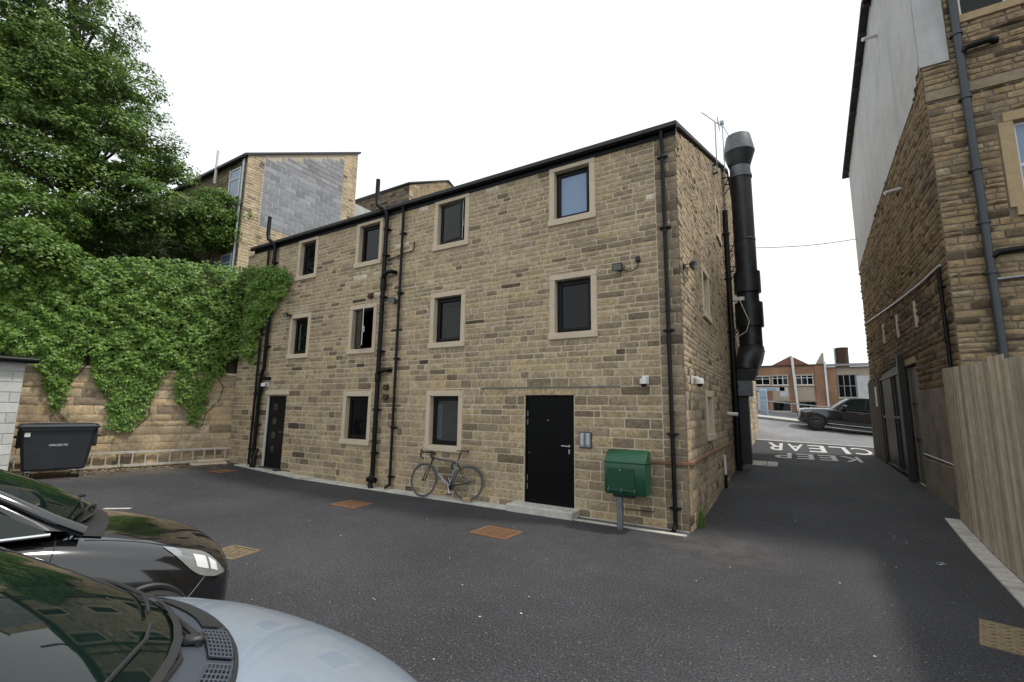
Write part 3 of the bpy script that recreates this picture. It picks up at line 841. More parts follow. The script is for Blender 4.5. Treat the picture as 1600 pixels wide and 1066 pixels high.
m2 = MB(); m2.box(a-.12, b+.12, 7.77, 7.94, d+.002, d+.13, .006); m2.build('lintel', M['dressed'], dr)
m2 = MB(); m2.box(a-.03, a-.004, 7.79, 7.85, c, d, .003); m2.build('sealant_bead', M['white_plastic'], dr)
m2 = MB(); m2.box(a-.06, b+.05, 7.66, 7.94, .02, c-.002, .008); m2.build('threshold', M['slate'], dr)

# red tile course
mb = MB(); x = -2.1
while x < XE1-.02:
    mb.box(x, min(x+.22, XE1+.045), 7.755, 7.82, 1.015, 1.062, .004); x += .228
mb.build('tile_course', M['red_tile'], fwall)
mb = MB(); y = 7.83
while y < 13.6:
    mb.box(XE1-.01, XE1+.05, y, y+.21, 1.015, 1.062, .004); y += .218
mb.build('tile_course', M['red_tile'], gwall)

# pipes
def pipe(path, r, name='downpipe', mat='iron', parent=house, brackets=(), wall='y', w0=7.8):
    mb = MB(); mb.tube(path, r, 12)
    o = mb.build(name, M[mat], parent, smooth=True)
    for p in brackets:
        m2 = MB(); m2.lathe([(r*1.22, -.03), (r*1.3, -.025), (r*1.3, .025), (r*1.22, .03)], p, 12)
        if wall == 'y': m2.box(p[0]-.09, p[0]+.09, p[1]-.012, w0, p[2]-.012, p[2]+.012)
        else: m2.box(w0, p[0]+.012, p[1]-.09, p[1]+.09, p[2]-.012, p[2]+.012)
        m2.build('bracket', M[mat], o, smooth=True)
    return o
pipe([(-1.64, 7.70, 6.78), (-1.64, 7.71, 6.65), (-1.64, 7.72, 6.5), (-1.64, 7.72, .10), (-1.66, 7.64, .03)], .034, brackets=[(-1.64, 7.72, z) for z in (6.3, 5.0, 3.2, 1.5, .35)])
pipe([(-7.88, 7.70, 6.78), (-7.88, 7.72, 6.55), (-7.88, 7.72, .12), (-7.93, 7.62, .06)], .034, brackets=[(-7.88, 7.72, z) for z in (6.1, 4.6, 3.0, 1.4, .3)])
# soil stack in the middle, with vent above the roof
o = pipe([(-8.70, 7.58, 7.66), (-8.70, 7.58, 7.12), (-8.66, 7.58, 6.95), (-8.48, 7.64, 6.82), (-8.42, 7.69, 6.72), (-8.42, 7.69, .30)], .055, 'soil_pipe', brackets=[(-8.42, 7.69, z) for z in (6.3, 5.62, 4.55, 3.2, 1.8, .8)])
m2 = MB(); m2.tube([(-8.42, 7.69, 5.0), (-8.36, 7.64, 5.08), (-8.2, 7.62, 5.14), (-8.13, 7.66, 5.15), (-8.10, 7.8, 5.15)], .05, 12); m2.build('branch_pipe', M['iron'], o, smooth=True)
m2 = MB(); m2.lathe([(.066, 4.72), (.07, 4.75), (.07, 5.02), (.066, 5.05)], (-8.42, 7.69, 0), 14); m2.build('access_collar', M['iron'], o, smooth=True)
m2 = MB(); m2.tube([(-8.42, 7.69, 2.62), (-8.36, 7.66, 2.70), (-8.2, 7.66, 2.73), (-8.12, 7.70, 2.73), (-8.10, 7.8, 2.73)], .05, 12); m2.build('branch_pipe', M['iron'], o, smooth=True)
m2 = MB(); m2.lathe([(.066, 2.45), (.07, 2.47), (.07, 2.66), (.066, 2.69)], (-8.42, 7.69, 0), 14); m2.build('access_collar', M['iron'], o, smooth=True)
m2 = MB(); m2.tube([(-8.42, 7.69, .32), (-8.42, 7.66, .2), (-8.36, 7.58, .1), (-8.30, 7.56, .0)], .06, 12); m2.tube([(-8.48, 7.62, .2), (-8.22, 7.60, .2)], .062, 14); m2.build('boot', M['iron'], o, smooth=True)
# soil stack by the creeper
o = pipe([(-13.50, 7.58, 7.68), (-13.50, 7.58, 7.10), (-13.45, 7.58, 6.94), (-13.28, 7.64, 6.82), (-13.24, 7.69, 6.70), (-13.24, 7.69, 2.95), (-13.34, 7.69, 2.75), (-13.36, 7.69, .1)], .055, 'soil_pipe', brackets=[(-13.24, 7.69, z) for z in (6.2, 4.9, 3.6)] + [(-13.36, 7.69, z) for z in (2.3, 1.3, .4)])
m2 = MB(); m2.tube([(-13.36, 7.69, 2.55), (-13.3, 7.66, 2.62), (-13.16, 7.65, 2.65), (-13.06, 7.68, 2.65), (-13.03, 7.8, 2.65)], .05, 12); m2.build('branch_pipe', M['iron'], o, smooth=True)
m2 = MB(); m2.tube([(-13.18, 7.7, .62), (-13.16, 7.62, .5), (-13.10, 7.58, .3), (-13.10, 7.58, .02)], .05, 12); m2.tube([(-13.22, 7.68, .42), (-13.2, 7.6, .34), (-13.22, 7.55, .1), (-13.22, 7.55, .02)], .04, 10); m2.build('waste_pipe', M['iron'], o, smooth=True)
pipe([(-13.62, 7.72, 6.7), (-13.62, 7.72, .05)], .034, brackets=[(-13.62, 7.72, z) for z in (5.8, 4.0, 2.2, .6)])
# thin overflow pipe across
pipe([(-8.36, 7.75, 5.50), (-7.95, 7.75, 5.56), (-7.55, 7.75, 5.60), (-7.50, 7.75, 5.66), (-7.50, 7.75, 5.82)], .014, 'overflow_pipe')
# gable stack
pipe([(-1.31, 14.6, 7.95), (-1.31, 14.6, .25)], .078, 'soil_pipe', brackets=[(-1.31, 14.6, z) for z in (7.2, 5.8, 4.2, 2.6, 1.2)], wall='x', w0=XE1)
pipe([(-1.31, 16.0, 2.9), (-1.31, 16.0, .3)], .05, 'downpipe', wall='x', w0=XE1, brackets=[(-1.31, 16.0, z) for z in (2.4, 1.0)])
pipe([(-1.34, 19.2, 6.5), (-1.34, 19.2, .3)], .045, 'downpipe', wall='x', w0=XE1, brackets=[(-1.34, 19.2, z) for z in (4.4, 1.0)])
pipe([(-1.37, 11.95, .86), (-1.37, 11.95, .42)], .03, 'plastic_pipe', 'white_plastic')
pipe([(-1.37, 11.95, .42), (-1.37, 11.95, .1)], .034, 'plastic_pipe', 'iron')
pipe([(-1.45, 13.4, 1.82), (-1.16, 13.4, 1.80)], .05, 'flue_outlet', 'white_plastic')
# small vents
for x, z in ((-8.93, 4.66), (-8.20, 2.33), (-8.20, 2.10)):
    mb = MB(); mb.prism([(7.8, z+.07), (7.74, z+.06), (7.70, z-.05), (7.8, z-.06)], x-.07, x+.07, 'x')
    mb.build('vent_cowl', M['rust_dark'], fwall)
# ------------------------------------------------------------------ left yard wall
rng = random.Random(5)
OW = WA - WD*0.3           # start a little behind the corner
WLEN = 13.0
ywall = thing('yard_wall', tuple(WA + WD*4), 'tall yellow stone retaining wall under the creeper', 'wall')
mb = MB()
def wpt(s, z, d): return OW + WD*s + WN*d + Vector((0, 0, z))
mb.add([wpt(s, z, d) for s in (0, WLEN) for d in (-.34, 0) for z in (-.3, 2.76)], [(0,1,3,2), (4,6,7,5), (0,4,5,1), (2,3,7,6), (0,2,6,4), (1,5,7,3)])
core = mb.build('wall_core', M['mortar_pale'], ywall)
st = stones(OW, WD, WN, 0, 9.6, make_courses(-.08, 2.74, .14, .24, rng), [], rng, .3, .85, .014, .03,
            lambda u, z, r: (r.uniform(.1, .25) if r.random() < .12 else min(.96, max(.1, r.gauss(.6, .17)))))
emit_stones([(st, M['stone_yard'], core)], 300)
mb = MB(); mb.add([wpt(s, z, d) for s in (0, WLEN) for d in (-.36, .05) for z in (2.765, 2.83)], [(0,1,3,2), (4,6,7,5), (0,4,5,1), (2,3,7,6), (0,2,6,4), (1,5,7,3)])
mb.build('coping', M['dressed'], ywall)
# board fence on the wall, behind the creeper
bf = thing('board_fence', tuple(WA + WD*4 + Vector((0, 0, 2.8))), 'dark brown board fence on top of the retaining wall behind creeper', 'fence')
n = 84
for i in range(n):
    s = .1+i*.152; h = 5.15+interp(s, [0, 9], [.75, -.1])+rng.uniform(-.03, .03)
    mb = MB(); mb.add([wpt(s+ds, z, d) for ds in (0, .17) for d in (-.12-.03*(i % 2), -.095-.03*(i % 2)+rng.uniform(0, .01)) for z in (2.83, h)], [(0,1,3,2), (4,6,7,5), (0,4,5,1), (2,3,7,6), (0,2,6,4), (1,5,7,3)], rng.random())
    mb.build('board', M['timber_dark'], bf)
for z in (3.2, 4.3):
    mb = MB(); mb.add([wpt(s, z+dz, d) for s in (.05, .1+n*.152) for d in (-.21, -.16) for dz in (0, .09)], [(0,1,3,2), (4,6,7,5), (0,4,5,1), (2,3,7,6), (0,2,6,4), (1,5,7,3)])
    mb.build('rail', M['timber_dark'], bf)

# ------------------------------------------------------------------ creeper
IVY = [(-60,420), (0,414), (60,408), (150,404), (225,402), (319,411), (375,419), (424,416), (448,420), (455,438), (440,462), (414,500), (400,535), (391,570), (379,560), (360,556), (349,583), (331,594), (319,636), (305,662), (294,658), (297,606), (292,632), (274,628), (279,560), (262,575), (244,606), (225,643), (207,672), (185,667), (167,670), (171,620), (146,592), (143,538), (124,568), (112,592), (97,629), (81,640), (77,614), (70,588), (45,556), (0,548), (-60,540)]
def inside(x, y, P):
    c = False; j = len(P)-1
    for i in range(len(P)):
        if (P[i][1] > y) != (P[j][1] > y) and x < (P[j][0]-P[i][0])*(y-P[i][1])/(P[j][1]-P[i][1])+P[i][0]: c = not c
        j = i
    return c
LEAFV = np.array([(0,0,0), (.26,.36,-.04), (.0,1.0,-.16), (-.26,.36,-.04), (.30,.10,-.05), (.78,.46,-.16), (-.30,.10,-.05), (-.78,.46,-.16), (.0,.45,.05)])
LEAFF = np.array([(0,1,8,8), (8,1,2,2), (8,2,3,3), (0,8,3,3), (0,4,5,1), (0,3,7,6)])
def rot_from(n, up, spin, rg):
    z = n/np.linalg.norm(n); x = np.cross(up, z); x /= np.linalg.norm(x); y = np.cross(z, x)
    c, s_ = math.cos(spin), math.sin(spin)
    return np.stack([x*c+y*s_, -x*s_+y*c, z], 1)
def scatter_leaves(items, V, F):
    """items: (pos, rotation(3x3), size, tone) -> arrays of triangles"""
    nv, nf = len(V), len(F)
    P = np.zeros((len(items)*nv, 3)); Fa = np.zeros((len(items)*nf, F.shape[1]), int); T = np.zeros(len(items)*nf)
    for i, (p, Rm_, sz, t) in enumerate(items):
        P[i*nv:(i+1)*nv] = (V*sz) @ Rm_.T + p; Fa[i*nf:(i+1)*nf] = F+i*nv; T[i*nf:(i+1)*nf] = t
    return P, Fa, T
TRI = []
for q in LEAFF:
    TRI.append(q[:3])
    if q[3] != q[2]: TRI.append((q[0], q[2], q[3]))
TRI = np.array(TRI)
rg = np.random.default_rng(3); rr = random.Random(8)
dW = (OW-CAMP).dot(WN)
items = []
lump = {}
def lumpf(px, py):
    return .5+.5*math.sin(px*.11+1.3*math.sin(py*.07))*math.cos(py*.13+1.1*math.sin(px*.05))
tries = 0
while len(items) < 20000 and tries < 120000:
    tries += 1
    px = rr.uniform(-55, 458); py = rr.uniform(400, 673)
    if rr.random() < .1: px = rr.uniform(385, 460); py = rr.uniform(412, 580)
    if not inside(px+rr.gauss(0, 3), py+rr.gauss(0, 3), IVY): continue
    q = onY(px, py, 7.78)
    lay = rr.random()
    dd = ray(px, py)
    if q.x > -14.98:
        p = onY(px, py, 7.76-.34*lay*(.4+.6*lumpf(px, py))); nrm = np.array([0.15, -1, 0.35])
    else:
        p = CAMP+dd*((dW)/dd.dot(WN))
        edge = interp(p.z, [1.2, 2.6, 3.2, 5.0], [.10, .2, .35, .45])
        off = .03+edge*(.25+.75*lay)*(.35+.65*lumpf(px, py))
        p = CAMP+dd*((dW+off)/dd.dot(WN)); nrm = np.array([WN.x, WN.y, .45])
    nn = nrm+rg.normal(0, .38, 3)
    down = np.array([0, 0, -1.0])+rg.normal(0, .25, 3)
    z = nn/np.linalg.norm(nn); x = np.cross(down, z); x /= np.linalg.norm(x); y = np.cross(z, x)
    Rm_ = np.stack([x, y, z], 1)
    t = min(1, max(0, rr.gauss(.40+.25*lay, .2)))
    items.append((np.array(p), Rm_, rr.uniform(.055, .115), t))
creeper = thing('creeper_plant', tuple(WA + WD*3.5 + WN*.1), 'lush green creeper hanging over the yard wall in ragged tongues', 'creeper')
big = sorted(range(len(items)), key=lambda i: -items[i][2]/depth(items[i][0])*(1 if items[i][3] > .3 else .6))[:300]
bs = set(big)
P, Fa, T = scatter_leaves([items[i] for i in range(len(items)) if i not in bs], LEAFV, TRI)
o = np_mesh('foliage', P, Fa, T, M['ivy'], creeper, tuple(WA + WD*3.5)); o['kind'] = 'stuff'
lme = bpy.data.meshes.new('leaf'); lme.from_pydata(LEAFV.tolist(), [], TRI.tolist())
at = lme.attributes.new('tone', 'FLOAT', 'FACE'); at.data.foreach_set('value', [.62]*len(TRI)); lme.materials.append(M['ivy'])
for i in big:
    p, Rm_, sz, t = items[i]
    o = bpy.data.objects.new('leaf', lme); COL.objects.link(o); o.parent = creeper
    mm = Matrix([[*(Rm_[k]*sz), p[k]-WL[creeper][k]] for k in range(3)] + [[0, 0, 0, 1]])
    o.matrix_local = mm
# a few stems
mb = MB()
for (s0, z1) in ((1.2, 3.2), (2.9, 2.9), (4.4, 3.0), (6.0, 3.3), (6.9, 3.0)):
    pts = [wpt(s0+.25*math.sin(k*1.3+s0), 1.2+(z1+.8-1.2)*k/7 if s0 != 4.4 else .9+(z1-.3)*k/7, .045) for k in range(8)]
    mb.tube(pts, [.010+.008*k/7 for k in range(8)], 6)
mb.build('stem', M['bark'], creeper)

# ------------------------------------------------------------------ trees behind the wall
QV = np.array([(0,0,0), (.34,.42,.07), (0,1,0), (-.34,.42,.07)]); QF = np.array([(0,1,2), (0,2,3)])
def tree(name, label, base, blobs, nclump, per, leaf, mat, trunk_r, seed, tone0=.5):
    """blobs: (centre, (rx,ry,rz)); leaf clumps sit mostly near the blobs' skins"""
    rg = np.random.default_rng(seed)
    root = thing(name, base, label, 'tree')
    vol = np.array([b[1][0]*b[1][1]*b[1][2] for b in blobs])**(2/3); vol /= vol.sum()
    pick = rg.choice(len(blobs), nclump, p=vol)
    bc_ = np.array([b[0] for b in blobs])[pick]; br_ = np.array([b[1] for b in blobs])[pick]
    d = rg.normal(0, 1, (nclump, 3)); d /= np.linalg.norm(d, axis=1)[:, None]
    c = bc_+d*br_*(rg.uniform(.4, 1.08, (nclump, 1))**.6)
    ct = rg.normal(tone0, .15, nclump); cr_ = rg.uniform(.22, .5, nclump)
    ii = np.repeat(np.arange(nclump), per); n_ = len(ii)
    off = rg.normal(0, 1, (n_, 3)); off /= np.linalg.norm(off, axis=1)[:, None]
    off *= (cr_[ii]*rg.uniform(.2, 1, n_)**.5)[:, None]; off[:, 2] *= .55
    p = c[ii]+off
    nn = d[ii]*.45+off/cr_[ii][:, None]*.35+np.array([.1, 0, .75])+rg.normal(0, .4, (n_, 3))
    z = nn/np.linalg.norm(nn, axis=1)[:, None]
    up = rg.normal(0, 1, (n_, 3))*np.array([1, 1, .4])-np.array([0, 0, .3])
    x = np.cross(up, z); x /= np.linalg.norm(x, axis=1)[:, None]; y = np.cross(z, x)
    sz = leaf*rg.uniform(.7, 1.3, n_)
    P = (p[:, None, :]+sz[:, None, None]*(QV[None, :, 0, None]*x[:, None, :]+QV[None, :, 1, None]*y[:, None, :]+QV[None, :, 2, None]*z[:, None, :])).reshape(-1, 3)
    Fa = (QF[None]+4*np.arange(n_)[:, None, None]).reshape(-1, 3)
    T = np.repeat(np.clip(ct[ii]+rg.normal(0, .12, n_), 0, 1), 2)
    o = np_mesh('crown', P, Fa, T, mat, root, base); o['kind'] = 'stuff'
    rr = random.Random(seed)
    mb = MB(); B = Vector(base)
    ctr = sum((Vector(b[0]) for b in blobs), Vector())/len(blobs)
    topz = max(b[0][2] for b in blobs)
    mid = Vector((lerp(B.x, ctr.x, .5), lerp(B.y, ctr.y, .5), lerp(B.z, topz, .45)))
    tp = Vector((ctr.x, ctr.y, max(mid.z+.4, topz-2.2)))
    mb.tube([B-Vector((0, 0, .2)), B.lerp(mid, .5)+Vector((.08, -.05, 0)), mid, mid.lerp(tp, .5)+Vector((-.1, .1, 0)), tp], [trunk_r*1.15, trunk_r, trunk_r*.75, trunk_r*.45, trunk_r*.12], 10)
    mb.build('trunk', M['bark'], root, smooth=True)
    for b in blobs:
        c = Vector(b[0]); s = B.lerp(mid, rr.uniform(.55, 1.0)) if c.z < mid.z+2 else mid.lerp(tp, rr.uniform(0, .4))
        m2 = MB()
        k1 = s.lerp(c, .5)+Vector((0, 0, -.2))
        m2.tube([s, k1, c], [trunk_r*.4, trunk_r*.28, trunk_r*.12], 7)
        for j in range(5):
            d = Vector((rr.gauss(0, 1), rr.gauss(0, 1), rr.gauss(.3, .7))).normalized()
            e = c+Vector((d.x*b[1][0], d.y*b[1][1], d.z*b[1][2]))*.85
            m2.tube([k1.lerp(c, rr.random()), c.lerp(e, .5)+Vector((0, 0, .1)), e], [trunk_r*.16, trunk_r*.1, .012], 6)
        m2.build('limb', M['bark'], root, smooth=True)
    return root
def at(px, py, hd):
    """point seen at a pixel, hd metres away along the ground"""
    d = ray(px, py); k = hd/math.hypot(d.x, d.y); q = CAMP+d*k
    return (q.x, q.y, q.z)
tree('broadleaf_tree', 'tall dark green broadleaf tree rising above the creeper wall', (-20.6, 4.2, 2.7),
     [(at(45, 95, 20.5), (2.4, 2.2, 1.8)), (at(125, 40, 20), (1.35, 1.5, 1.6)), (at(192, 118, 20), (1.0, 1.2, .8)), (at(120, 150, 19.5), (2.2, 2.0, 1.5)), (at(200, 180, 19.5), (1.0, 1.2, .9)),
      (at(40, 200, 19.5), (2.4, 2.0, 1.8)), (at(170, 235, 19.2), (1.9, 1.9, 1.3)), (at(245, 255, 19), (1.1, 1.3, 1.0)), (at(110, 300, 19), (2.0, 1.8, 1.4)), (at(225, 320, 19), (1.6, 1.8, 1.1)), (at(115, -70, 20.5), (1.3, 1.5, 1.5)), (at(-20, -30, 20.5), (1.8, 2.0, 2.0)),
      (at(160, 345, 19.5), (1.9, 1.5, .8)), (at(285, 345, 19.2), (1.1, 1.4, .7)), (at(60, 365, 22.5), (2.4, 2.0, 1.4)), (at(240, 390, 22.5), (2.2, 2.0, 1.2)), (at(120, 400, 22.5), (2.4, 2.0, 1.2)), (at(330, 400, 22.5), (1.3, 1.6, .9)), (at(20, 110, 20), (2.2, 2.0, 2.0))],
     1900, 92, .098, M['leaf'], .3, 21, .48)
tree('small_tree', 'smaller bright green tree beside the tall gable with grey blocks', (-18.4, 7.8, 2.7),
     [(at(348, 325, 19.6), (.85, 1.0, .75)), (at(318, 360, 19.4), (.9, 1.0, .8)), (at(350, 372, 19.6), (.6, .8, .5))], 170, 90, .09, M['leaf2'], .13, 33, .5)
tree('shrub_tree', 'pale leafy shrub at far left above the block shed', (-17.6, 1.6, 2.7),
     [(at(40, 330, 17), (.9, 1.0, .9)), (at(20, 400, 16.5), (1.1, 1.0, .8)), (at(70, 400, 16.5), (.7, .8, .5))], 150, 85, .1, M['leaf2'], .1, 44, .45)

# ------------------------------------------------------------------ neighbour with the grey block gable
rng = random.Random(9)
nb = thing('terrace_house', (-22, 9, 2.7), 'tall terrace house with grey blockwork patch in its stone gable', 'building')
NXX = -17.0
ntop = lambda u: interp(u, [8.5, 13.5], [11.25, 13.9])
mb = MB(); wall_face(mb, Vector((NXX, 0, 0)), UYv, NX, 8.5, 13.5, 2.6, 14, [], .3, ntop); ng = mb.build('gable_wall', M['mortar_pale'], nb)
def nb_hole(z): # block patch in the gable: y range
    return None
BP = (9.15, 12.75, 8.55, 13.2)
stn = stones(Vector((NXX, 0, 0)), UYv, NX, 8.5, 13.5, make_courses(5.0, 14, .09, .14, rng), [(9.15, 12.75, 8.7, 14)], rng, .14, .34, .012, .018,
             lambda u, z, r: (r.uniform(.05, .2) if r.random() < .05 else min(.96, max(.2, r.gauss(.72, .14)))), lambda u: ntop(u)-.02)
k = 0; zc = 8.7
while zc < 13.7:
    y = 9.15-(.225 if k % 2 else 0)
    while y < 12.75:
        a_, b_ = max(9.15, y)+.013, min(12.75, y+.45)-.013
        y += .45
        za, zb_ = zc+.013, min(zc+.212, ntop(a_)-.12)
        if b_-a_ < .05 or zb_-za < .05: continue
        mb = MB(); mb.box(NXX-.01, NXX+.016+rng.uniform(-.002, .002), a_, b_, za, zb_, .003, tone=min(1, max(0, rng.gauss(.5, .25)))); mb.build('block', M['block'], ng)
    zc += .225; k += 1
m2 = MB(); m2.box(NXX-.012, NXX+.004, 9.14, 12.76, 8.69, ntop(9.15)-.1); m2.build('block_mortar', M['whitewash'], ng)
emit_stones([(stn, M['stone_gable'], ng)], 120)
# its front with two windows, gutter, pipe
st2 = stones(Vector((0, 8.5, 0)), UX, NY, -21, NXX, make_courses(6, 11.2, .13, .2, rng), [(-18.2, -17.25, 9.6, 10.95), (-18.2, -17.3, 6.4, 7.5)], rng, .3, .6, .014, .02, lambda u, z, r: min(.9, max(.1, r.gauss(.45, .15))))
mb = MB(); mb.box(-30, NXX-.001, 8.5, 8.8, 2.6, 11.25); nf = mb.build('front_wall', M['mortar_dark'], nb)
emit_stones([(st2, M['stone_quoin'], nf)], 40)
mb = MB(); mb.box(-30, -29.7, 8.8, 13.5, 2.6, 11); mb.box(-30, NXX-.3, 13.2, 13.49, 2.6, 13.8); mb.build('rear_wall', M['mortar_dark'], nb)
for z0, z1 in ((9.68, 10.88), (6.45, 7.45)):
    mb = MB(); frame_mesh(mb, -18.12, -17.32, z0, z1, 8.44, 8.5, .06); mb.box(-18.06, -17.38, 8.445, 8.495, z0+(z1-z0)*.62, z0+(z1-z0)*.62+.05)
    w = mb.build('window', M['upvc_white'], nb)
    m2 = MB(); m2.box(-18.06, -17.38, 8.465, 8.485, z0+.06, z1-.06); m2.build('pane', M['glass_blue'], w)
mb = MB()
v = [(x, y, z+d) for x in (-30, NXX+.08) for y, z in ((8.35, 11.18), (13.6, 13.95)) for d in (0, .09)]
mb.add(v, [(0,1,3,2), (4,6,7,5), (0,4,5,1), (2,3,7,6), (0,2,6,4), (1,5,7,3)]); rf = mb.build('roof', M['slate'], nb)
mb = MB(); mb.box(-30, NXX+.05, 8.28, 8.4, 11.08, 11.2, .02); mb.build('gutter', M['gutter'], nb)
pipe([(-17.12, 8.42, 11.1), (-17.12, 8.42, 5.5)], .05, 'downpipe', 'galv', nb)
pipe([(-18.9, 8.3, 10.5), (-18.9, 8.3, 11.9)], .05, 'flue_pipe', 'upvc_white', nb)
# lower wing and its coping
mb = MB(); mb.box(-18.2, -17.4, 13.5, 15.2, 2.7, 11.6); mb.build('rear_wing', M['render_grey'], nb)
mb = MB(); mb.add([(x, y, z) for x in (-16.9, -14.6) for y, z in ((8.25, 6.35), (8.25, 6.45), (9.4, 6.75), (9.4, 6.85))], [(0,1,3,2), (4,6,7,5), (0,4,5,1), (2,3,7,6), (0,2,6,4), (1,5,7,3)])
mb.build('lean_to_roof', M['lead'], nb)
mb = MB(); mb.box(-16.85, -14.62, 8.45, 9.3, 2.6, 6.38); mb.build('lean_to_wall', M['mortar_dark'], nb)

# stone block behind
bk = thing('rear_stone_house', (-18, 17, 2.7), 'low stone gable peeping over the middle of the mill house roof', 'building')
BY, BX = 16.5, -16.51
btop = lambda u: interp(u, [BY, BY+3.1, BY+4], [13.55, 15.15, 14.8])
mb = MB(); wall_face(mb, Vector((BX, 0, 0)), UYv, NX, BY, BY+4, 2.6, 16, [], .3, btop); bg1 = mb.build('gable_wall', M['mortar_pale'], bk)
mb = MB(); mb.box(-21.0, BX-.001, BY, BY+.3, 2.6, 13.55); bg2 = mb.build('front_wall', M['mortar_dark'], bk)
s1 = stones(Vector((BX, 0, 0)), UYv, NX, BY, BY+4, make_courses(10.5, 16, .12, .18, rng), [], rng, .2, .45, .014, .02, lambda u, z, r: (1 if r.random() < .08 else min(.97, max(.2, r.gauss(.68, .17)))), btop)
s2 = stones(Vector((0, BY, 0)), UX, NY, -21.0, BX, make_courses(10.5, 13.5, .13, .19, rng), [], rng, .25, .5, .016, .025, lambda u, z, r: min(.9, max(.05, r.gauss(.3, .17))))
emit_stones([(s1, M['stone_right'], bg1), (s2, M['stone_quoin'], bg2)], 80)
mb = MB()
for ya, yb in ((BY-.12, BY+3.1), (BY+3.1, BY+4.1)):
    za, zb = btop(max(BY, ya))+.0, btop(yb)
    mb.add([(x, y, z+d) for x in (-21.1, BX+.08) for y, z in ((ya, za), (yb, zb)) for d in (.01, .09)], [(0,1,3,2), (4,6,7,5), (0,4,5,1), (2,3,7,6), (0,2,6,4), (1,5,7,3)])
mb.build('roof', M['slate'], bk)
mb = MB(); mb.box(-21, BX-.3, BY+3.7, BY+3.99, 2.6, 14.7); mb.box(-21, -20.7, BY+.3, BY+3.7, 2.6, 13.5); mb.build('rear_wall', M['mortar_dark'], bk)

# ------------------------------------------------------------------ right hand building
rng = random.Random(17)
RXX, RY0, RY1 = 2.6, 10.8, 20.9
rb = thing('corner_house', (6, 14, .1), 'tall golden stone house with rendered gable beside the lane', 'building')
rtop = lambda u: interp(u, [RY0, 14.2, RY1], [11.9, 12.85, 11.15])
NXm = Vector((-1, 0, 0))
RW = [(3.68, 4.7, 5.42, 7.0), (3.22, 3.90, 9.30, 10.4)]
SD = [(13.98, 14.85, .25, 3.05)]
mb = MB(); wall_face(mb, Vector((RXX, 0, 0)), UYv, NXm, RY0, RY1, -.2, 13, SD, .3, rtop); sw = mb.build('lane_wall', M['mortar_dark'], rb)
mb = MB(); wall_face(mb, Vector((0, RY0, 0)), UX, NY, RXX+.002, 10, -.2, 12, [(h[0]-.02, h[1]+.02, h[2]-.02, h[3]+.02) for h in RW], .3); fw2 = mb.build('front_wall', M['mortar_dark'], rb)
rl = lambda u: interp(u, [RY0, 11.3, 12.6, 16, RY1], [8.62, 8.2, 8.12, 7.85, 7.2])
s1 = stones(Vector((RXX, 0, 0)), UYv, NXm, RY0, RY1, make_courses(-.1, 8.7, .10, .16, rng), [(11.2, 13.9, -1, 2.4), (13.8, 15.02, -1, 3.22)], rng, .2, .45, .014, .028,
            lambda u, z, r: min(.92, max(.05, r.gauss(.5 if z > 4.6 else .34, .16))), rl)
s2 = stones(Vector((0, RY0, 0)), UX, NY, RXX, 7.5, make_courses(-.1, 11.9, .085, .15, rng), [(RXX-.1, 3.0, 8.45, 13), (3.48, 4.9, 5.24, 7.2), (3.1, 4.02, 9.16, 10.55), (2.6, 7.5, 7.72, 7.95)], rng, .2, .5, .02, .026,
            lambda u, z, r: (r.uniform(.05, .2) if r.random() < .06 else min(.97, max(.15, r.gauss(.62, .18)))))
emit_stones([(s1, M['stone_soot'], sw), (s2, M['stone_right'], fw2)], 300)
mb = MB(); mb.box(RXX-.0, 7.5, RY0-.03, RY0+.02, 7.74, 7.93, .006); mb.build('string_course', M['band'], fw2)
# render on the upper gable, thick sheet
mb = MB()
us = [RY0-.02, 11.3, 12.6, 14.2, 16, 18.5, RY1]
mb.grid([[(RXX-.035, u, rl(u)+.005) for u in us], [(RXX-.035, u, rtop(u)) for u in us]])
mb.grid([[(RXX-.035, u, rl(u)+.005) for u in us], [(RXX+.0, u, rl(u)+.005) for u in us]])
mb.build('gable_render', M['render_grey'], sw)
mb = MB(); mb.box(RXX-.035, 2.99, RY0-.032, RY0, 8.47, 11.9); mb.build('front_render', M['render_grey'], fw2)
mb = MB(); mb.box(RXX-.04, RXX, 11.15, 13.95, .9, 2.4, .008); mb.box(RXX-.07, RXX, 11.15, 13.95, -.1, .9, .01); mb.build('plinth_render', M['render_dirty'], sw)
# verge with rafter ends, roof
mb = MB()
for ya, yb in ((RY0-.3, 14.2), (14.2, RY1+.35)):
    za, zb = rtop(ya) if ya >= RY0 else rtop(RY0)-.08, rtop(min(yb, RY1))-(.09 if yb > RY1 else 0)
    mb.add([(x, y, z+d) for x in (RXX-.22, 10) for y, z in ((ya, za), (yb, zb)) for d in (.03, .13)], [(0,1,3,2), (4,6,7,5), (0,4,5,1), (2,3,7,6), (0,2,6,4), (1,5,7,3)])
rf = mb.build('roof', M['slate'], rb)
for i in range(11):
    y = 11.2+i*.95
    mb = MB(); mb.box(RXX-.2, RXX+.1, y, y+.09, rtop(y)-.08, rtop(y)+.03); mb.build('purlin_end', M['timber_dark'], rf)
mb = MB(); mb.box(10, 10.2, RY0, RY1, -.2, 11.9); mb.box(RXX+.3, 10, RY1-.3, RY1-.002, -.2, 11.1); mb.build('rear_wall', M['mortar_dark'], rb)
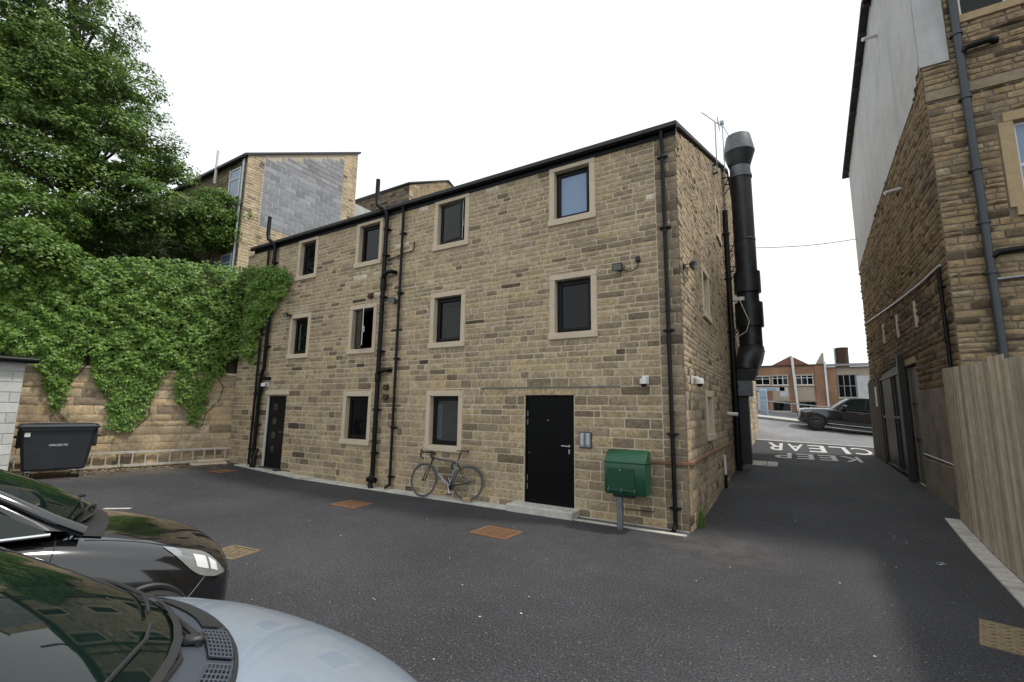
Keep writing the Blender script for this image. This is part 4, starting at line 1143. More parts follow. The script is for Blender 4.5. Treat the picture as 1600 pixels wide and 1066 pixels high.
# windows of the front
for (x0, x1, z0, z1) in RW:
    mb = MB(); frame_mesh(mb, x0, x1, z0, z1, RY0+.1, RY0+.16, .06); mb.box(x0+.06, x1-.06, RY0+.102, RY0+.158, (z0+z1)/2-.03, (z0+z1)/2+.03)
    w = mb.build('window', M['upvc_white'], rb)
    m2 = MB(); m2.box(x0+.06, x1-.06, RY0+.12, RY0+.14, z0+.06, z1-.06); m2.build('pane', M['glass'] if z0 > 8 else M['glass_blue'], w)  # reflection painted as flat pale blue on the lower pane
    for a, b in ((x0-.19 if z0 < 8 else x0-.11, x0), (x1, x1+.19)):
        m2 = MB(); m2.box(a, b, RY0-.03, RY0+.16, z0, z1, .008); m2.build('jamb', M['dressed_gold'], w)
    m2 = MB(); m2.box(x0-.12, x1+.2, RY0-.032, RY0+.16, z1+.002, z1+.18, .008); m2.build('lintel', M['dressed_gold'], w)
    m2 = MB(); m2.box(x0-.12, x1+.2, RY0-.06, RY0+.16, z0-.16, z0-.002, .008); m2.build('sill', M['dressed_gold'], w)
o = pipe([(3.12, RY0-.1, 11.2), (3.12, RY0-.1, .2)], .062, 'soil_pipe', 'iron_grey', rb, brackets=[(3.12, RY0-.1, z) for z in (8.9, 7.6, 6.2, 5.2, 4.3)], w0=RY0)
m2 = MB(); m2.tube([(3.12, RY0-.1, 8.45), (3.2, RY0-.13, 8.56), (3.5, RY0-.14, 8.58), (3.6, RY0-.08, 8.58), (3.62, RY0, 8.58)], .055, 12); m2.build('branch_pipe', M['iron'], o, smooth=True)
m2 = MB(); m2.tube([(3.12, RY0-.1, 4.55), (3.25, RY0-.12, 4.64), (4.6, RY0-.12, 4.70)], .055, 12); m2.build('branch_pipe', M['iron'], o, smooth=True)
pipe([(3.15, RY0-.06, 4.18), (5.0, RY0-.06, 4.24)], .025, 'waste_pipe', 'galv', rb)
pipe([(RXX-.07, 11.05, 4.55), (RXX-.07, 11.05, .1)], .032, 'downpipe', 'iron', rb, brackets=[(RXX-.07, 11.05, z) for z in (4.2, 3.2)], wall='x', w0=RXX)
pipe([(RXX-.05, 11.0, 4.60), (RXX-.05, 12.5, 4.62), (RXX-.05, 15, 4.74), (RXX-.05, 20.7, 5.10)], .022, 'cable_pipe', 'galv', rb)
pipe([(RXX-.04, 11.1, .93), (RXX-.05, 13.9, .99)], .018, 'cable_pipe', 'galv', rb)
pipe([(RXX+.0, 13.3, 7.12), (RXX-.35, 13.15, 7.02)], .045, 'overflow_pipe', 'white_plastic', rb)
pipe([(RXX+.0, 13.9, 11.65), (RXX-.35, 13.75, 11.55)], .045, 'overflow_pipe', 'white_plastic', rb)
for y, z in ((13.2, 4.15), (15.2, 4.2), (17.2, 4.3)):
    mb = MB(); mb.box(RXX-.05, RXX, y, y+.14, z-.35, z+.25, .006); mb.build('stone_upright', M['dressed'], sw)
# grey doors on the lane
mb = MB(); mb.box(RXX+.02, RXX+.06, 14.02, 14.82, .3, 3.0, .004); dr = mb.build('door', M['door_grey'], rb)
for z in (1.25, 2.1):
    m2 = MB(); m2.box(RXX+.005, RXX+.02, 14.02, 14.82, z, z+.05); m2.build('door_rail', M['plastic'], dr)
m2 = MB(); m2.box(RXX-.04, RXX+.15, 13.85, 14.98, 3.06, 3.22, .006); m2.build('lintel', M['dressed_gold'], dr)
m2 = MB(); m2.box(RXX-.02, RXX+.1, 13.9, 14.9, .05, .24, .006); m2.build('threshold', M['concrete'], dr)

# black sheet gate standing open against the wall
def zgl(y): return zg(2.3, y)
gt = thing('metal_gate', (2.4, 16.5, zgl(16.5)), 'open black sheet metal gate folded back against the lane wall', 'gate')
gp = [(2.53, 15.05), (2.55, 18.35)]
def gpt(t, z, off=0): return Vector((lerp(gp[0][0], gp[1][0], t)-off, lerp(gp[0][1], gp[1][1], t), z))
F6 = [(0,1,3,2), (4,6,7,5), (0,4,5,1), (2,3,7,6), (0,2,6,4), (1,5,7,3)]
for i in range(12):
    a, b = i/12, (i+.94)/12; zb = zgl(16.5)+.08; zt = 3.05+.1*(1-i/12)
    mb = MB(); mb.add([gpt(t, z, o_) for t in (a, b) for o_ in (0, .02) for z in (zb, zt)], F6); mb.build('sheet_panel', M['iron'], gt)
for t0, t1, z0, z1 in ((0, .02, .25, 3.2), (.98, 1, .3, 3.1), (0, 1, .35, .42), (0, 1, 1.75, 1.82), (0, 1, 2.9, 2.97), (.3, .315, .4, 2.9), (.42, .43, .4, 2.9)):
    mb = MB(); mb.add([gpt(t, z, o_) for t in (t0, t1) for o_ in (.021, .06) for z in (z0, z1)], F6); mb.build('gate_bar', M['plastic'], gt)
for i in range(9):
    p = gpt(.05+i*.11, 3.0, .0); mb = MB(); mb.lathe([(.025, 3.0), (.02, 3.15), (.002, 3.28)], (p.x, p.y, 0), 6); mb.build('spike', M['plastic'], gt)
m2 = MB(); m2.box(2.42, 2.56, 14.9, 15.03, .12, 3.35, .005); m2.build('gate_post', M['plastic'], gt)
hd = thing('timber_hoarding', (2.4, 19.6, zgl(19.6)), 'dark board hoarding with white notice beyond the metal gate', 'fence')
for i in range(9):
    y = 18.5+i*.255
    mb = MB(); mb.box(2.48, 2.53+.006*(i % 2), y, y+.25, zgl(y)-.05, 3.0+.04*math.sin(i*2.1), tone=(i*.37) % 1); mb.build('board', M['timber_dark'], hd)
m2 = MB(); m2.box(2.465, 2.475, 18.95, 19.25, 2.1, 2.75); m2.build('notice', M['white_plastic'], hd)

# close board fence by the yard
rng = random.Random(23)
tf = thing('timber_fence', (2.2, 8, zg(2.2, 8)), 'pale vertical board timber fence at the right edge', 'fence')
FA, FB = Vector((2.43, 11.0)), Vector((1.80, 3.2))
n = 112
dF = (FB-FA)/n; fn = Vector((-dF.y, dF.x)).normalized()
if fn.x > 0: fn = -fn
for i in range(n):
    a = FA+dF*i; b = a+dF*.72
    yy = a.y; h = 2.46+.05*(yy-6.5)+(.06 if 7.9 > yy > 7.35 else 0)+(.008*rng.uniform(-1, 1))
    d0 = rng.uniform(-.004, .006); tl = rng.uniform(-.002, .002)
    mb = MB(); z0 = zg(a.x, a.y)+.015
    vs = []
    for (p, d) in ((a, .024), (a+(b-a)*.05, .032), (b-(b-a)*.05, .010), (b, .004)):
        for z in (z0, h):
            q = p+fn*(d+d0)+dF*(tl if z > 1 else 0)*6; vs.append((q.x, q.y, z))
    for p in (a, b):
        for z in (z0, h):
            q = p-fn*.004; vs.append((q.x, q.y, z))
    mb.add(vs, [(0,2,3,1), (2,4,5,3), (4,6,7,5), (8,0,1,9), (6,10,11,7), (1,3,5,7,11,9), (10,8,9,11), (0,8,10,6,4,2)], rng.random())
    mb.build('board', M['timber'], tf)
mb = MB(); mb.add([(p.x-fn.x*o_, p.y-fn.y*o_, zg(p.x, p.y)+.02 if dz == 0 else 2.38+.05*(p.y-6.5)) for p in (FA, FB) for o_ in (.052, .064) for dz in (0, 1)], F6, .3); mb.build('gap_shade_sheet', M['timber_dark'], tf)  # dark sheet added behind the boards so the gaps read as shade
for z in (.5, 1.4, 2.2):
    mb = MB(); mb.add([(p.x-fn.x*o_, p.y-fn.y*o_, z+dz) for p in (FA, FB) for o_ in (.006, .05) for dz in (0, .08)], F6, .3); mb.build('rail', M['timber'], tf)
# sett edging along the fence
se = tag(thing('edging_strip', (2.1, 8, zg(2.1, 8)), None, None), kind='structure')
for i in range(34):
    t0, t1 = i/34, (i+.94)/34
    mb = MB()
    pts = []
    for t in (t0, t1):
        for o_ in (.04, .235):
            q = FA+(FB-FA)*t+fn*o_
            for dz in (-.05, .018+.004*rng.random()): pts.append((q.x, q.y, zg(q.x, q.y)+dz))
    mb.add(pts, F6); mb.build('sett', M['concrete'], se)

# ------------------------------------------------------------------ factory over the road
K = 52/37
def fx(x): return x*K
def fz(z): return 1.87+(z-1.87)*K
fc = thing('brick_factory', (0, 52, 1.8), 'orange brick factory with cream panels across the road', 'building')
mb = MB(); mb.box(fx(-6), fx(2.25), 52, 60, 0, fz(5.1)); fwl = mb.build('brick_wall', M['brick'], fc)
mb = MB(); mb.box(fx(2.25)+.002, fx(9), 52.06, 60, 0, fz(4.93)); fcl = mb.build('rendered_wall', M['cream'], fc)
mb = MB(); mb.box(fx(1.62), fx(2.235), 51.95, 52.05, 0, fz(5.1)); mb.box(fx(2.26), fx(2.8), 51.95, 52.05, 0, fz(4.9)); mb.build('brick_pier', M['brick'], fwl)
mb = MB(); mb.prism([(fx(-.93), fz(5.13)), (fx(1.35), fz(5.13)), (fx(.3), fz(5.78))], 52.01, 53.5, 'y'); mb.build('brick_pediment', M['brick_red'], fc)
mb = MB(); mb.prism([(fx(1.68), fz(5.1)), (fx(2.2), fz(5.1)), (fx(2.2), fz(5.9)), (fx(2.1), fz(5.9))], 52.0, 53, 'y'); mb.build('parapet', M['cream'], fc)
mb = MB(); mb.box(fx(-6), fx(2.3), 51.85, 52.15, fz(5.08), fz(5.14)); mb.build('coping', M['slate'], fc)
mb = MB(); mb.add([(x, y, z) for x in (fx(2.28), fx(9)) for y, z in ((51.7, fz(4.93)), (51.7, fz(4.97)), (55, fz(5.28)), (55, fz(5.32)))], F6); mb.build('roof', M['slate'], fc)
for a, b in ((-.95, .33), (1.38, .27)):
    pass
def fwin(x0, x1, z0, z1, nm, mat='upvc_white', trans=None):
    x0, x1, z0, z1 = fx(x0), fx(x1), fz(z0), fz(z1)
    mb = MB(); frame_mesh(mb, x0, x1, z0, z1, 51.93, 52.0, .05, 0)
    for i in range(1, nm):
        x = lerp(x0, x1, i/nm); mb.box(x-.03, x+.03, 51.935, 51.995, z0+.05, z1-.05)
    if trans: mb.box(x0+.05, x1-.05, 51.937, 51.993, lerp(z0, z1, trans)-.025, lerp(z0, z1, trans)+.025)
    w = mb.build('window', M[mat], fc)
    for i in range(nm):
        a, b = lerp(x0, x1, i/nm), lerp(x0, x1, (i+1)/nm)
        m2 = MB(); m2.box(a+.03, b-.03, 51.955, 51.985, z0+.05, z1-.05); m2.build('pane', M['glass'], w)
    m2 = MB(); m2.box(x0-.12, x1+.12, 51.9, 52.0, z1+.005, z1+.1); m2.build('lintel', M['cream'], w)
    m2 = MB(); m2.box(x0-.1, x1+.1, 51.88, 52.0, z0-.1, z0-.005); m2.build('sill', M['dressed'], w)
fwin(-1.98, -1.05, 3.78, 4.38, 2, trans=.7); fwin(-.90, .04, 3.76, 4.42, 3, trans=.72); fwin(.50, 1.50, 3.75, 4.42, 3, trans=.72)
fwin(-.93, .06, 1.98, 2.62, 3, 'plastic'); fwin(.62, 1.55, 2.05, 2.62, 3, 'plastic'); fwin(-3.6, -2.5, 3.78, 4.4, 3, trans=.7)
fwin(2.86, 3.82, 2.9, 4.40, 3, 'galv', trans=.5)
for x0, x1, z0, z1, m_ in ((-.93, .06, 2.72, 3.64, 'cream'), (.55, 1.52, 2.72, 3.64, 'cream'), (-.5, .0, 2.95, 3.64, 'whitewash'), (-2.1, -.2, 3.35, 3.62, 'whitewash'), (-1.9, -1.35, 1.9, 3.3, 'whitewash'), (3.86, 4.5, 2.7, 4.3, 'whitewash')):
    mb = MB(); yy = 51.985 if m_ == 'cream' else 51.972
    mb.box(fx(x0), fx(x1), yy, 52.07, fz(z0), fz(z1)); mb.build('panel', M[m_], fwl)
for x0, x1 in ((-2.0, -1.26), (-1.22, -.75)):
    mb = MB(); mb.box(fx(x0), fx(x1), 51.93, 51.965, fz(3.40), fz(3.56)); mb.build('blue_fascia', M['blue_sign'], fc)
pipe([(fx(.36), 51.85, fz(5.68)), (fx(.45), 51.85, fz(3.5)), (fx(.52), 51.85, fz(1.9))], .11, 'downpipe', 'upvc_white', fc)
pipe([(fx(2.22), 51.85, fz(5.3)), (fx(2.24), 51.85, fz(2.3))], .09, 'downpipe', 'upvc_white', fc)
ck = thing('rusty_chimney', (fx(3.42), 56, fz(5.2)), 'stubby rusty flue standing on the factory roof', 'flue')
mb = MB(); mb.lathe([(.55, fz(5.0)), (.55, fz(6.4)), (.58, fz(6.4)), (.58, fz(6.5)), (.5, fz(6.5))], (fx(3.45), 56, 0), 18); mb.build('drum', M['rust_dark'], ck, smooth=True)
mb = MB(); mb.tube([(fx(3.02), 55.6, fz(5.0)), (fx(3.02), 55.6, fz(6.45))], .06, 8); mb.tube([(fx(3.02), 55.6, fz(6.45)), (fx(3.3), 55.8, fz(6.45))], .05, 8); mb.build('bracket_pole', M['galv'], ck)
# railing along the far pavement
rl_ = thing('street_railing', (-.5, 33.3, zg(-.5, 33.3)+.12), 'thin pale metal railing along the pavement over the road', 'railing')
for i in range(7):
    x = -4.1+i*1.05; z = zg(x, 33.3)+.12
    mb = MB(); mb.tube([(x, 33.3, z-.03), (x, 33.3, z+.92)], .028, 8); mb.build('post', M['galv'], rl_)
for h in (.9, .3):
    mb = MB(); mb.tube([(x, 33.3, zg(x, 33.3)+.12+h) for x in (-4.2, -1.5, 0, 1.5, 2.2)], .026, 8); mb.build('rail', M['galv'], rl_)
bx = thing('blue_cabinet', (-1.45, 34.2, zg(-1.45, 34.2)), 'tall pale blue kiosk at the left end of the railing', 'kiosk')
mb = MB(); z = zg(-1.45, 34.2); mb.box(-1.62, -1.2, 33.9, 34.4, z-.05, z+1.75, .03); mb.build('cabinet_body', M['blue_sign'], bx)
for k in range(3):
    mb = MB(); mb.box(-1.59, -1.23, 33.87, 33.9, z+.1+k*.55, z+.58+k*.55, .01); mb.build('cabinet_panel', M['blue_sign'], bx)
# ------------------------------------------------------------------ paving strip along the house
rng = random.Random(31)
ps = tag(thing('paving_strip', (-8, 7.7, 0), None, None), kind='structure')
x = -13.95
while x < -3.4:
    L = rng.uniform(.75, .95); e = min(x+L, -3.4)
    wd = 7.50+rng.uniform(-.006, .006)
    mb = MB(); z0 = zg(x, 7.7)
    mb.box(x+.005, e-.005, wd, 7.79, -.06, .028+max(0, z0)+rng.uniform(-.004, .004), .006)
    mb.build('paving_slab', M['concrete'], ps); x = e
# channel drain in front of the door side
cd = thing('channel_drain', (-2.4, 7.68, 0), 'narrow slotted channel drain under the green post box', 'drain')
mb = MB(); mb.box(-3.28, -1.42, 7.60, 7.615, -.05, .012); mb.box(-3.28, -1.42, 7.735, 7.75, -.05, .012); mb.box(-3.28, -1.42, 7.616, 7.734, -.06, -.02); mb.build('channel', M['galv'], cd)
for i in range(62):
    xx = -3.27+i*.03; mb = MB(); mb.box(xx, xx+.017, 7.616, 7.734, -.018, .010); mb.build('slot_bar', M['galv'], cd)
mb = MB(); mb.box(-3.28, -1.45, 7.50, 7.598, -.05, .012, .004); mb.box(-3.28, -1.45, 7.752, 7.79, -.05, .02, .005); mb.build('bedding', M['concrete'], cd)

# ------------------------------------------------------------------ manhole covers
def cover(cx, cy, w, d, rz, label, nx, ny, mat='rust', group=None):
    t = thing('manhole_cover', (cx, cy, zg(cx, cy)), label, 'manhole cover', group, rz)
    mb = MB(); mb.box(-w/2, w/2, -d/2, d/2, -.03, .006); mb.build('plate', M['rust_dark'] if mat == 'rust' else M[mat], t, world=False)
    mb = MB(); b = .022
    mb.box(-w/2-b, w/2+b, -d/2-b, -d/2, -.03, .011); mb.box(-w/2-b, w/2+b, d/2, d/2+b, -.03, .011)
    mb.box(-w/2-b, -w/2, -d/2, d/2, -.03, .0112); mb.box(w/2, w/2+b, -d/2, d/2, -.03, .0112); mb.build('frame', M[mat], t, world=False)
    proto = None
    for i in range(nx):
        for j in range(ny):
            px, py = -w/2+w*(i+.5)/nx, -d/2+d*(j+.5)/ny
            if proto is None:
                mb = MB(); hx, hy = w/nx*.3, d/ny*.3
                mb.box(-hx, hx, -hy, hy, .004, .013, .003); proto = mb.build('stud', M[mat], t, world=False, origin=(0,0,0)); q = proto
            else:
                q = proto.copy(); COL.objects.link(q); q.parent = t
            q.location = (px, py, 0)
            if mat != 'rust' : q.rotation_euler = (0, 0, R(45) if (i+j) % 2 else R(-45))
    return t
cover(-7.34, 6.23, .58, .46, R(2), 'rusty studded manhole cover in the yard in front of the bicycle', 10, 8)
cover(-3.94, 6.11, .60, .46, R(-2), 'largest rusty studded manhole cover in the yard, nearest the main black door', 11, 8)
cover(-13.25, 6.8, .62, .42, R(8), 'distant rusty manhole cover lying near the small side door', 9, 6)
cover(1.62, 5.73, .62, .62, R(-14), 'worn brown chequered steel plate in the ground by the timber fence', 7, 7, 'rust_pale')
g = thing('gully_grate', (-6.2, 3.42, 0), 'brown slotted gully grate just ahead of the black car', 'drain', None, R(8))
mb = MB(); mb.box(-.24, .24, -.19, .19, -.05, .0); mb.build('gully_pit', M['rust_dark'], g, world=False)
for i in range(9):
    yy = -.165+i*.037; mb = MB(); mb.box(-.22, .24, yy, yy+.017, -.01, .012, .003); mb.build('grate_bar', M['rust_pale'], g, world=False)
mb = MB(); mb.box(-.25, .25, -.2, -.175, -.01, .0135); mb.box(-.25, .25, .175, .2, -.01, .0135); mb.box(-.25, -.225, -.175, .175, -.01, .013); mb.box(.243, .26, -.175, .175, -.01, .013); mb.build('frame', M['rust_pale'], g, world=False)
mb = MB(); mb.torus((1.52, 8.03, .006), .05, .008, Matrix.Rotation(math.pi/2, 3, 'X'), n=20, m=6); tag(mb.build('valve_ring', M['galv'], smooth=True), 'small pale metal ring set in the asphalt of the lane', 'valve cover')
mb = MB(); mb.grid([[(-10.55, 3.44, .004), (-10.2, 3.72, .004)], [(-10.6, 3.52, .004), (-10.25, 3.80, .004)]]); tag(mb.build('bay_line', M['paint'], recalc=False), 'short white parking bay line behind the black car bonnet', 'road marking')
dc = thing('inspection_slab', (-.85, 16.6, zg(-.85, 16.6)), 'pale concrete inspection slab in the lane below the flue', 'manhole cover')
for x0, x1 in ((-1.3, -.72), (-.70, -.42)):
    mb = MB(); mb.add([(x_, y_, zg(x_, y_)+d_) for x_ in (x0, x1) for y_ in (16.1, 17.2) for d_ in (-.05, .012)], F6); mb.build('slab', M['concrete'], dc)

# ------------------------------------------------------------------ wall mounted things
def floodlight(p, label, aim, wall):
    t = thing('floodlight', p, label, 'floodlight', 'floodlights on the mill house', aim)
    Mx = Matrix.Rotation(R(28), 4, 'X')
    mb = MB(); mb.box(-.095, .095, -.05, .0, -.065, .065, .012, M=Mx); mb.box(-.085, .085, .0, .03, -.05, .05, .01, M=Mx); mb.build('lamp_body', M['plastic'], t, world=False)
    mb = MB(); mb.box(-.08, .08, -.054, -.0505, -.052, .052, M=Mx); mb.build('lamp_glass', M['led'], t, world=False)
    mb = MB(); mb.tube([(-.11, -.01, 0), (-.11, .09, -.01), (-.02, .14, -.01)], .008, 6); mb.tube([(.11, -.01, 0), (.11, .09, -.01), (.02, .14, -.01)], .008, 6); mb.box(-.04, .04, .125, .16, -.05, .04, .004); mb.build('bracket', M['plastic'], t, world=False)
    return t
floodlight((-12.28, 7.64, 4.46), 'small black floodlight left of the narrow first floor window, beside the creeper', 0, 'y')
floodlight((-8.03, 7.64, 4.42), 'small black floodlight wedged beside the middle soil pipe', R(20), 'y')
f3 = floodlight((-2.46, 7.64, 4.40), 'black floodlight between the right hand windows and the downpipe', 0, 'y')
floodlight((XE1+.16, 8.05, 4.36), 'black floodlight on the gable end above the lane', R(90), 'x')
sb = thing('sensor_box', (-2.13, 7.77, 4.52), 'tiny black sensor box wired to the right hand floodlight', 'sensor')
mb = MB(); mb.box(-.04, .04, -.03, .03, -.05, .05, .01); mb.lathe([(.03, -.02), (.03, .0), (.015, .012)], (0, -.03, -.02), 10); mb.build('sensor_body', M['plastic'], sb, world=False)
mb = MB(); mb.tube([(0, .02, -.05), (-.03, .02, -.16), (-.16, .02, -.2), (-.26, .0, -.16)], .006, 6); mb.build('cable', M['plastic'], sb, world=False)
def cctv(p, label, rz):
    t = thing('security_camera', p, label, 'security camera', 'white security cameras', rz)
    mb = MB(); mb.box(-.055, .055, .06, .10, -.06, .09, .008); mb.build('back_box', M['white_plastic'], t, world=False)
    mb = MB(); mb.box(-.03, .03, -.02, .06, .03, .075, .008); mb.build('arm', M['white_plastic'], t, world=False)
    mb = MB(); mb.lathe([(.03, .05), (.062, .035), (.066, -.01), (.066, -.05), (.05, -.055)], (0, -.035, 0), 18); mb.build('dome_housing', M['white_plastic'], t, world=False, smooth=True)
    mb = MB(); mb.lathe([(.05, -.055), (.045, -.08), (.025, -.098), (.0, -.102)], (0, -.035, 0), 16, caps=False); mb.build('dome_lens', M['glass'], t, world=False, smooth=True)
cctv((-13.14, 7.70, 2.46), 'white dome security camera above the small side door', 0)
cctv((-2.06, 7.70, 2.36), 'white dome security camera on the front wall above the green post box', 0)
cctv((XE1+.12, 8.25, 2.38), 'white dome security camera on the gable just round the corner', R(90))
# entry phone
t = thing('entry_panel', (-3.15, 7.78, 1.335), 'silver entry phone panel with two columns of buttons beside the black door', 'entry phone')
mb = MB(); mb.box(-.115, .115, -.03, .03, -.14, .14, .006); mb.build('back_plate', M['plastic_grey'], t, world=False)
for xx in (-.055, .055):
    mb = MB(); mb.box(xx-.048, xx+.048, -.036, -.0305, -.125, .125, .002); pl = mb.build('face_plate', M['galv'], t, world=False)
    for k in range(7):
        z = .09-k*.028
        mb = MB(); mb.box(xx-.03, xx+.022, -.041, -.0365, z, z+.015, .002); mb.build('button', M['white_plastic'], t, world=False)
# green post box
t = thing('post_box', (-2.28, 7.40, 0), 'green plastic wall post box with sloping lid on a grey post', 'post box')
mb = MB()
def pbsec(x, ins):
    return [(x, .14-ins*0, .56+ins), (x, -.17+ins, .56+ins), (x, -.19+ins, .62+ins), (x, -.20+ins, 1.0-ins), (x, -.17+ins, 1.075-ins), (x, -.05, 1.20-ins), (x, .02, 1.232-ins), (x, .10, 1.235-ins), (x, .14, 1.22-ins)]
rows = [pbsec(-.33, .02), pbsec(-.325, .008), pbsec(-.30, 0), pbsec(.30, 0), pbsec(.325, .008), pbsec(.33, .02)]
mb.grid(rows); mb.add(rows[0], [tuple(range(9))]); mb.add(rows[-1], [tuple(range(9))])
mb.grid([[r_[0] for r_ in rows], [r_[-1] for r_ in rows]])
mb.build('box_body', M['green'], t, world=False, smooth=True, angle=32)
mb = MB(); mb.box(-.345, .345, -.205, -.195, 1.045, 1.062, .003); mb.box(-.345, -.328, -.2, .1, 1.045, 1.062, .003); mb.box(.328, .345, -.2, .1, 1.045, 1.062, .003); mb.build('lid_rim', M['green'], t, world=False)
mb = MB(); mb.box(-.27, .16, -.213, -.196, .63, .975, .005); mb.build('door_panel', M['green'], t, world=False)
mb = MB(); mb.lathe([(.013, 0), (.013, .016)], (-.06, -.213, .935), 10, Matrix.Rotation(math.pi/2, 3, 'X')); mb.build('lock', M['steel'], t, world=False, smooth=True)
for xx in (-.26, -.05, .16):
    mb = MB(); mb.tube([(xx, -.208, .60), (xx, -.218, .62), (xx+.01, -.214, .67)], .006, 6); mb.build('hinge', M['galv'], t, world=False)
mb = MB(); mb.tube([(-.27, -.206, .632), (.16, -.206, .632)], .006, 6); mb.build('hinge_rod', M['galv'], t, world=False)
mb = MB(); mb.box(-.23, .1, -.08, .1, .5, .559, .004); mb.box(-.06, .02, .1, .39, .51, .55); mb.build('bracket', M['plastic'], t, world=False)
mb = MB(); mb.box(-.19, -.1, -.03, .045, -.05, .5, .008); mb.build('post', M['galv'], t, world=False)
mb = MB(); mb.tube([(-.25, .36, .24), (.3, .37, .25)], .008, 6); mb.build('cable', M['plastic'], t, world=False)

# ------------------------------------------------------------------ kitchen flue on the gable
fl = thing('extract_flue', (-.92, 15.9, 2.6), 'big black kitchen extract flue with flared galvanised cowl on the gable', 'flue')
FXc, FYc = -.90, 15.9
def seg(name, prof, mat='duct', n=22):
    mb = MB(); mb.lathe(prof, (FXc, FYc, 0), n); return mb.build(name, M[mat], fl, smooth=True)
DZ = -.45
def segz(name, prof, mat='duct'): return seg(name, [(r_, z_+DZ) for r_, z_ in prof], mat)
segz('duct', [(.315, 6.1), (.315, 7.75), (.325, 7.76), (.325, 7.82), (.315, 7.83), (.315, 10.05)])
segz('silencer', [(.32, 6.06), (.385, 6.05), (.385, 6.72), (.32, 6.73)])
segz('duct', [(.315, 5.72), (.315, 6.06)])
segz('silencer', [(.32, 4.96), (.40, 4.95), (.40, 5.72), (.32, 5.73)])
segz('duct', [(.33, 4.25), (.33, 4.96)])
segz('collar', [(.33, 9.92), (.345, 9.93), (.345, 10.02), (.33, 10.03)], 'galv_dull')
segz('duct', [(.315, 10.03), (.31, 10.32)], 'galv_dull')
segz('cowl_lower_cone', [(.31, 10.32), (.47, 10.82)])
segz('cowl_upper_cone', [(.475, 10.82), (.475, 10.87), (.37, 11.42), (.35, 11.42)], 'galv_dull')
mb = MB(); mb.tube([(FXc, FYc, 3.86), (FXc, FYc-.02, 3.72), (FXc-.05, FYc-.35, 3.45), (FXc-.12, FYc-.8, 3.2), (FXc-.14, FYc-.9, 3.0)], [.36, .37, .37, .34, .32], 18); mb.build('bend', M['duct'], fl, smooth=True)
mb = MB(); mb.torus((FXc-.01, FYc-.06, 3.72), .365, .03, Matrix.Rotation(math.pi/2+.25, 3, 'X'), n=24, m=6); mb.build('bend_collar', M['galv_dull'], fl, smooth=True)
mb = MB(); mb.add([(FXc-.14+sx*a, FYc-.9+sy*b, z) for (a, b, z) in ((.32, .34, 3.1), (.24, .3, 2.78)) for sx in (-1, 1) for sy in (-1, 1)], [(0,1,3,2), (4,6,7,5), (0,4,5,1), (2,3,7,6), (0,2,6,4), (1,5,7,3)]); mb.build('transition', M['duct'], fl)
mb = MB(); mb.box(XE1+.02, FXc+.02, FYc-1.25, FYc-.6, 2.32, 2.76, .01); mb.build('fan_box', M['galv_dull'], fl)
mb = MB(); mb.box(XE1+.02, FXc-.1, FYc-1.1, FYc-.7, .4, 2.32, .01); mb.build('riser', M['duct'], fl)
for z in (9.5, 7.15, 6.45, 4.42):
    mb = MB(); mb.tube([(XE1, FYc-.25, z-.35), (FXc-.3, FYc-.28, z), (XE1, FYc-.25, z+.02)], .02, 6); mb.tube([(XE1, FYc+.25, z-.35), (FXc-.3, FYc+.28, z), (XE1, FYc+.25, z+.02)], .02, 6)
    mb.build('wall_bracket', M['plastic'], fl)
mb = MB(); mb.box(XE1+.03, XE1+.45, FYc-.42, FYc-.3, 5.3, 5.42, .01); mb.build('junction_box', M['white_plastic'], fl)
mb = MB(); mb.tube([(XE1+.3, FYc-.43, 5.36), (XE1+.42, FYc-.46, 5.0), (XE1+.55, FYc-.46, 4.6), (XE1+.45, FYc-.46, 4.3), (XE1+.1, FYc-.4, 4.1)], .014, 6); mb.build('cable', M['white_plastic'], fl)

# aerials
def aerial(y, z, h, label, yagi):
    t = thing('tv_aerial', (XE1+.12, y, z), label, 'aerial', 'aerials on the gable')
    mb = MB(); mb.tube([(0, 0, -.2), (.02, -.05, h)], .017, 7); mb.build('mast', M['galv'], t, world=False)
    mb = MB(); mb.box(-.12, .03, -.03, .03, -.16, -.13); mb.box(-.12, .03, -.03, .03, .1, .13); mb.box(-.125, -.105, -.14, .14, -.18, .16); mb.build('bracket', M['plastic'], t, world=False)
    mb = MB()
    if yagi:
        mb.tube([(-.3, -.2, h+.34), (.2, .12, h-.1)], .012, 6)
        for k in range(9):
            f = k/8; c = Vector((lerp(-.3, .05, f), lerp(-.2, 0, f), lerp(h+.34, h+.02, f)))
            mb.tube([c+Vector((.05, -.09, 0)), c-Vector((.05, -.09, 0))], .005, 5)
        for zz in (-.08, .08):
            mb.tube([(.1, -.25, h-.02+zz), (.1, .25, h-.02+zz)], .007, 5)
        for yy in (-.25, 0, .25): mb.tube([(.1, yy, h-.12), (.1, yy, h+.08)], .007, 5)
    else:
        mb.tube([(0, 0, h), (.22, .35, h-.45)], .012, 6); mb.box(-.06, .06, -.06, .06, h-.02, h+.1, .01)
    mb.build('antenna', M['galv'], t, world=False)
aerial(13.1, 8.62, 1.35, 'thin tv aerial with comb elements, left of the extract flue', True)
aerial(15.3, 9.5, 1.75, 'bare aerial mast close against the extract flue', False)
mb = MB(); a, b = Vector((FXc+.3, 16.2, 7.15)), Vector((RXX, 20.6, 8.35))
mb.tube([a.lerp(b, k/12)+Vector((0, 0, -.08*math.sin(math.pi*k/12))) for k in range(13)], .012, 5)
tag(mb.build('overhead_wire', M['plastic']), 'thin overhead wire slung across the lane', 'wire')

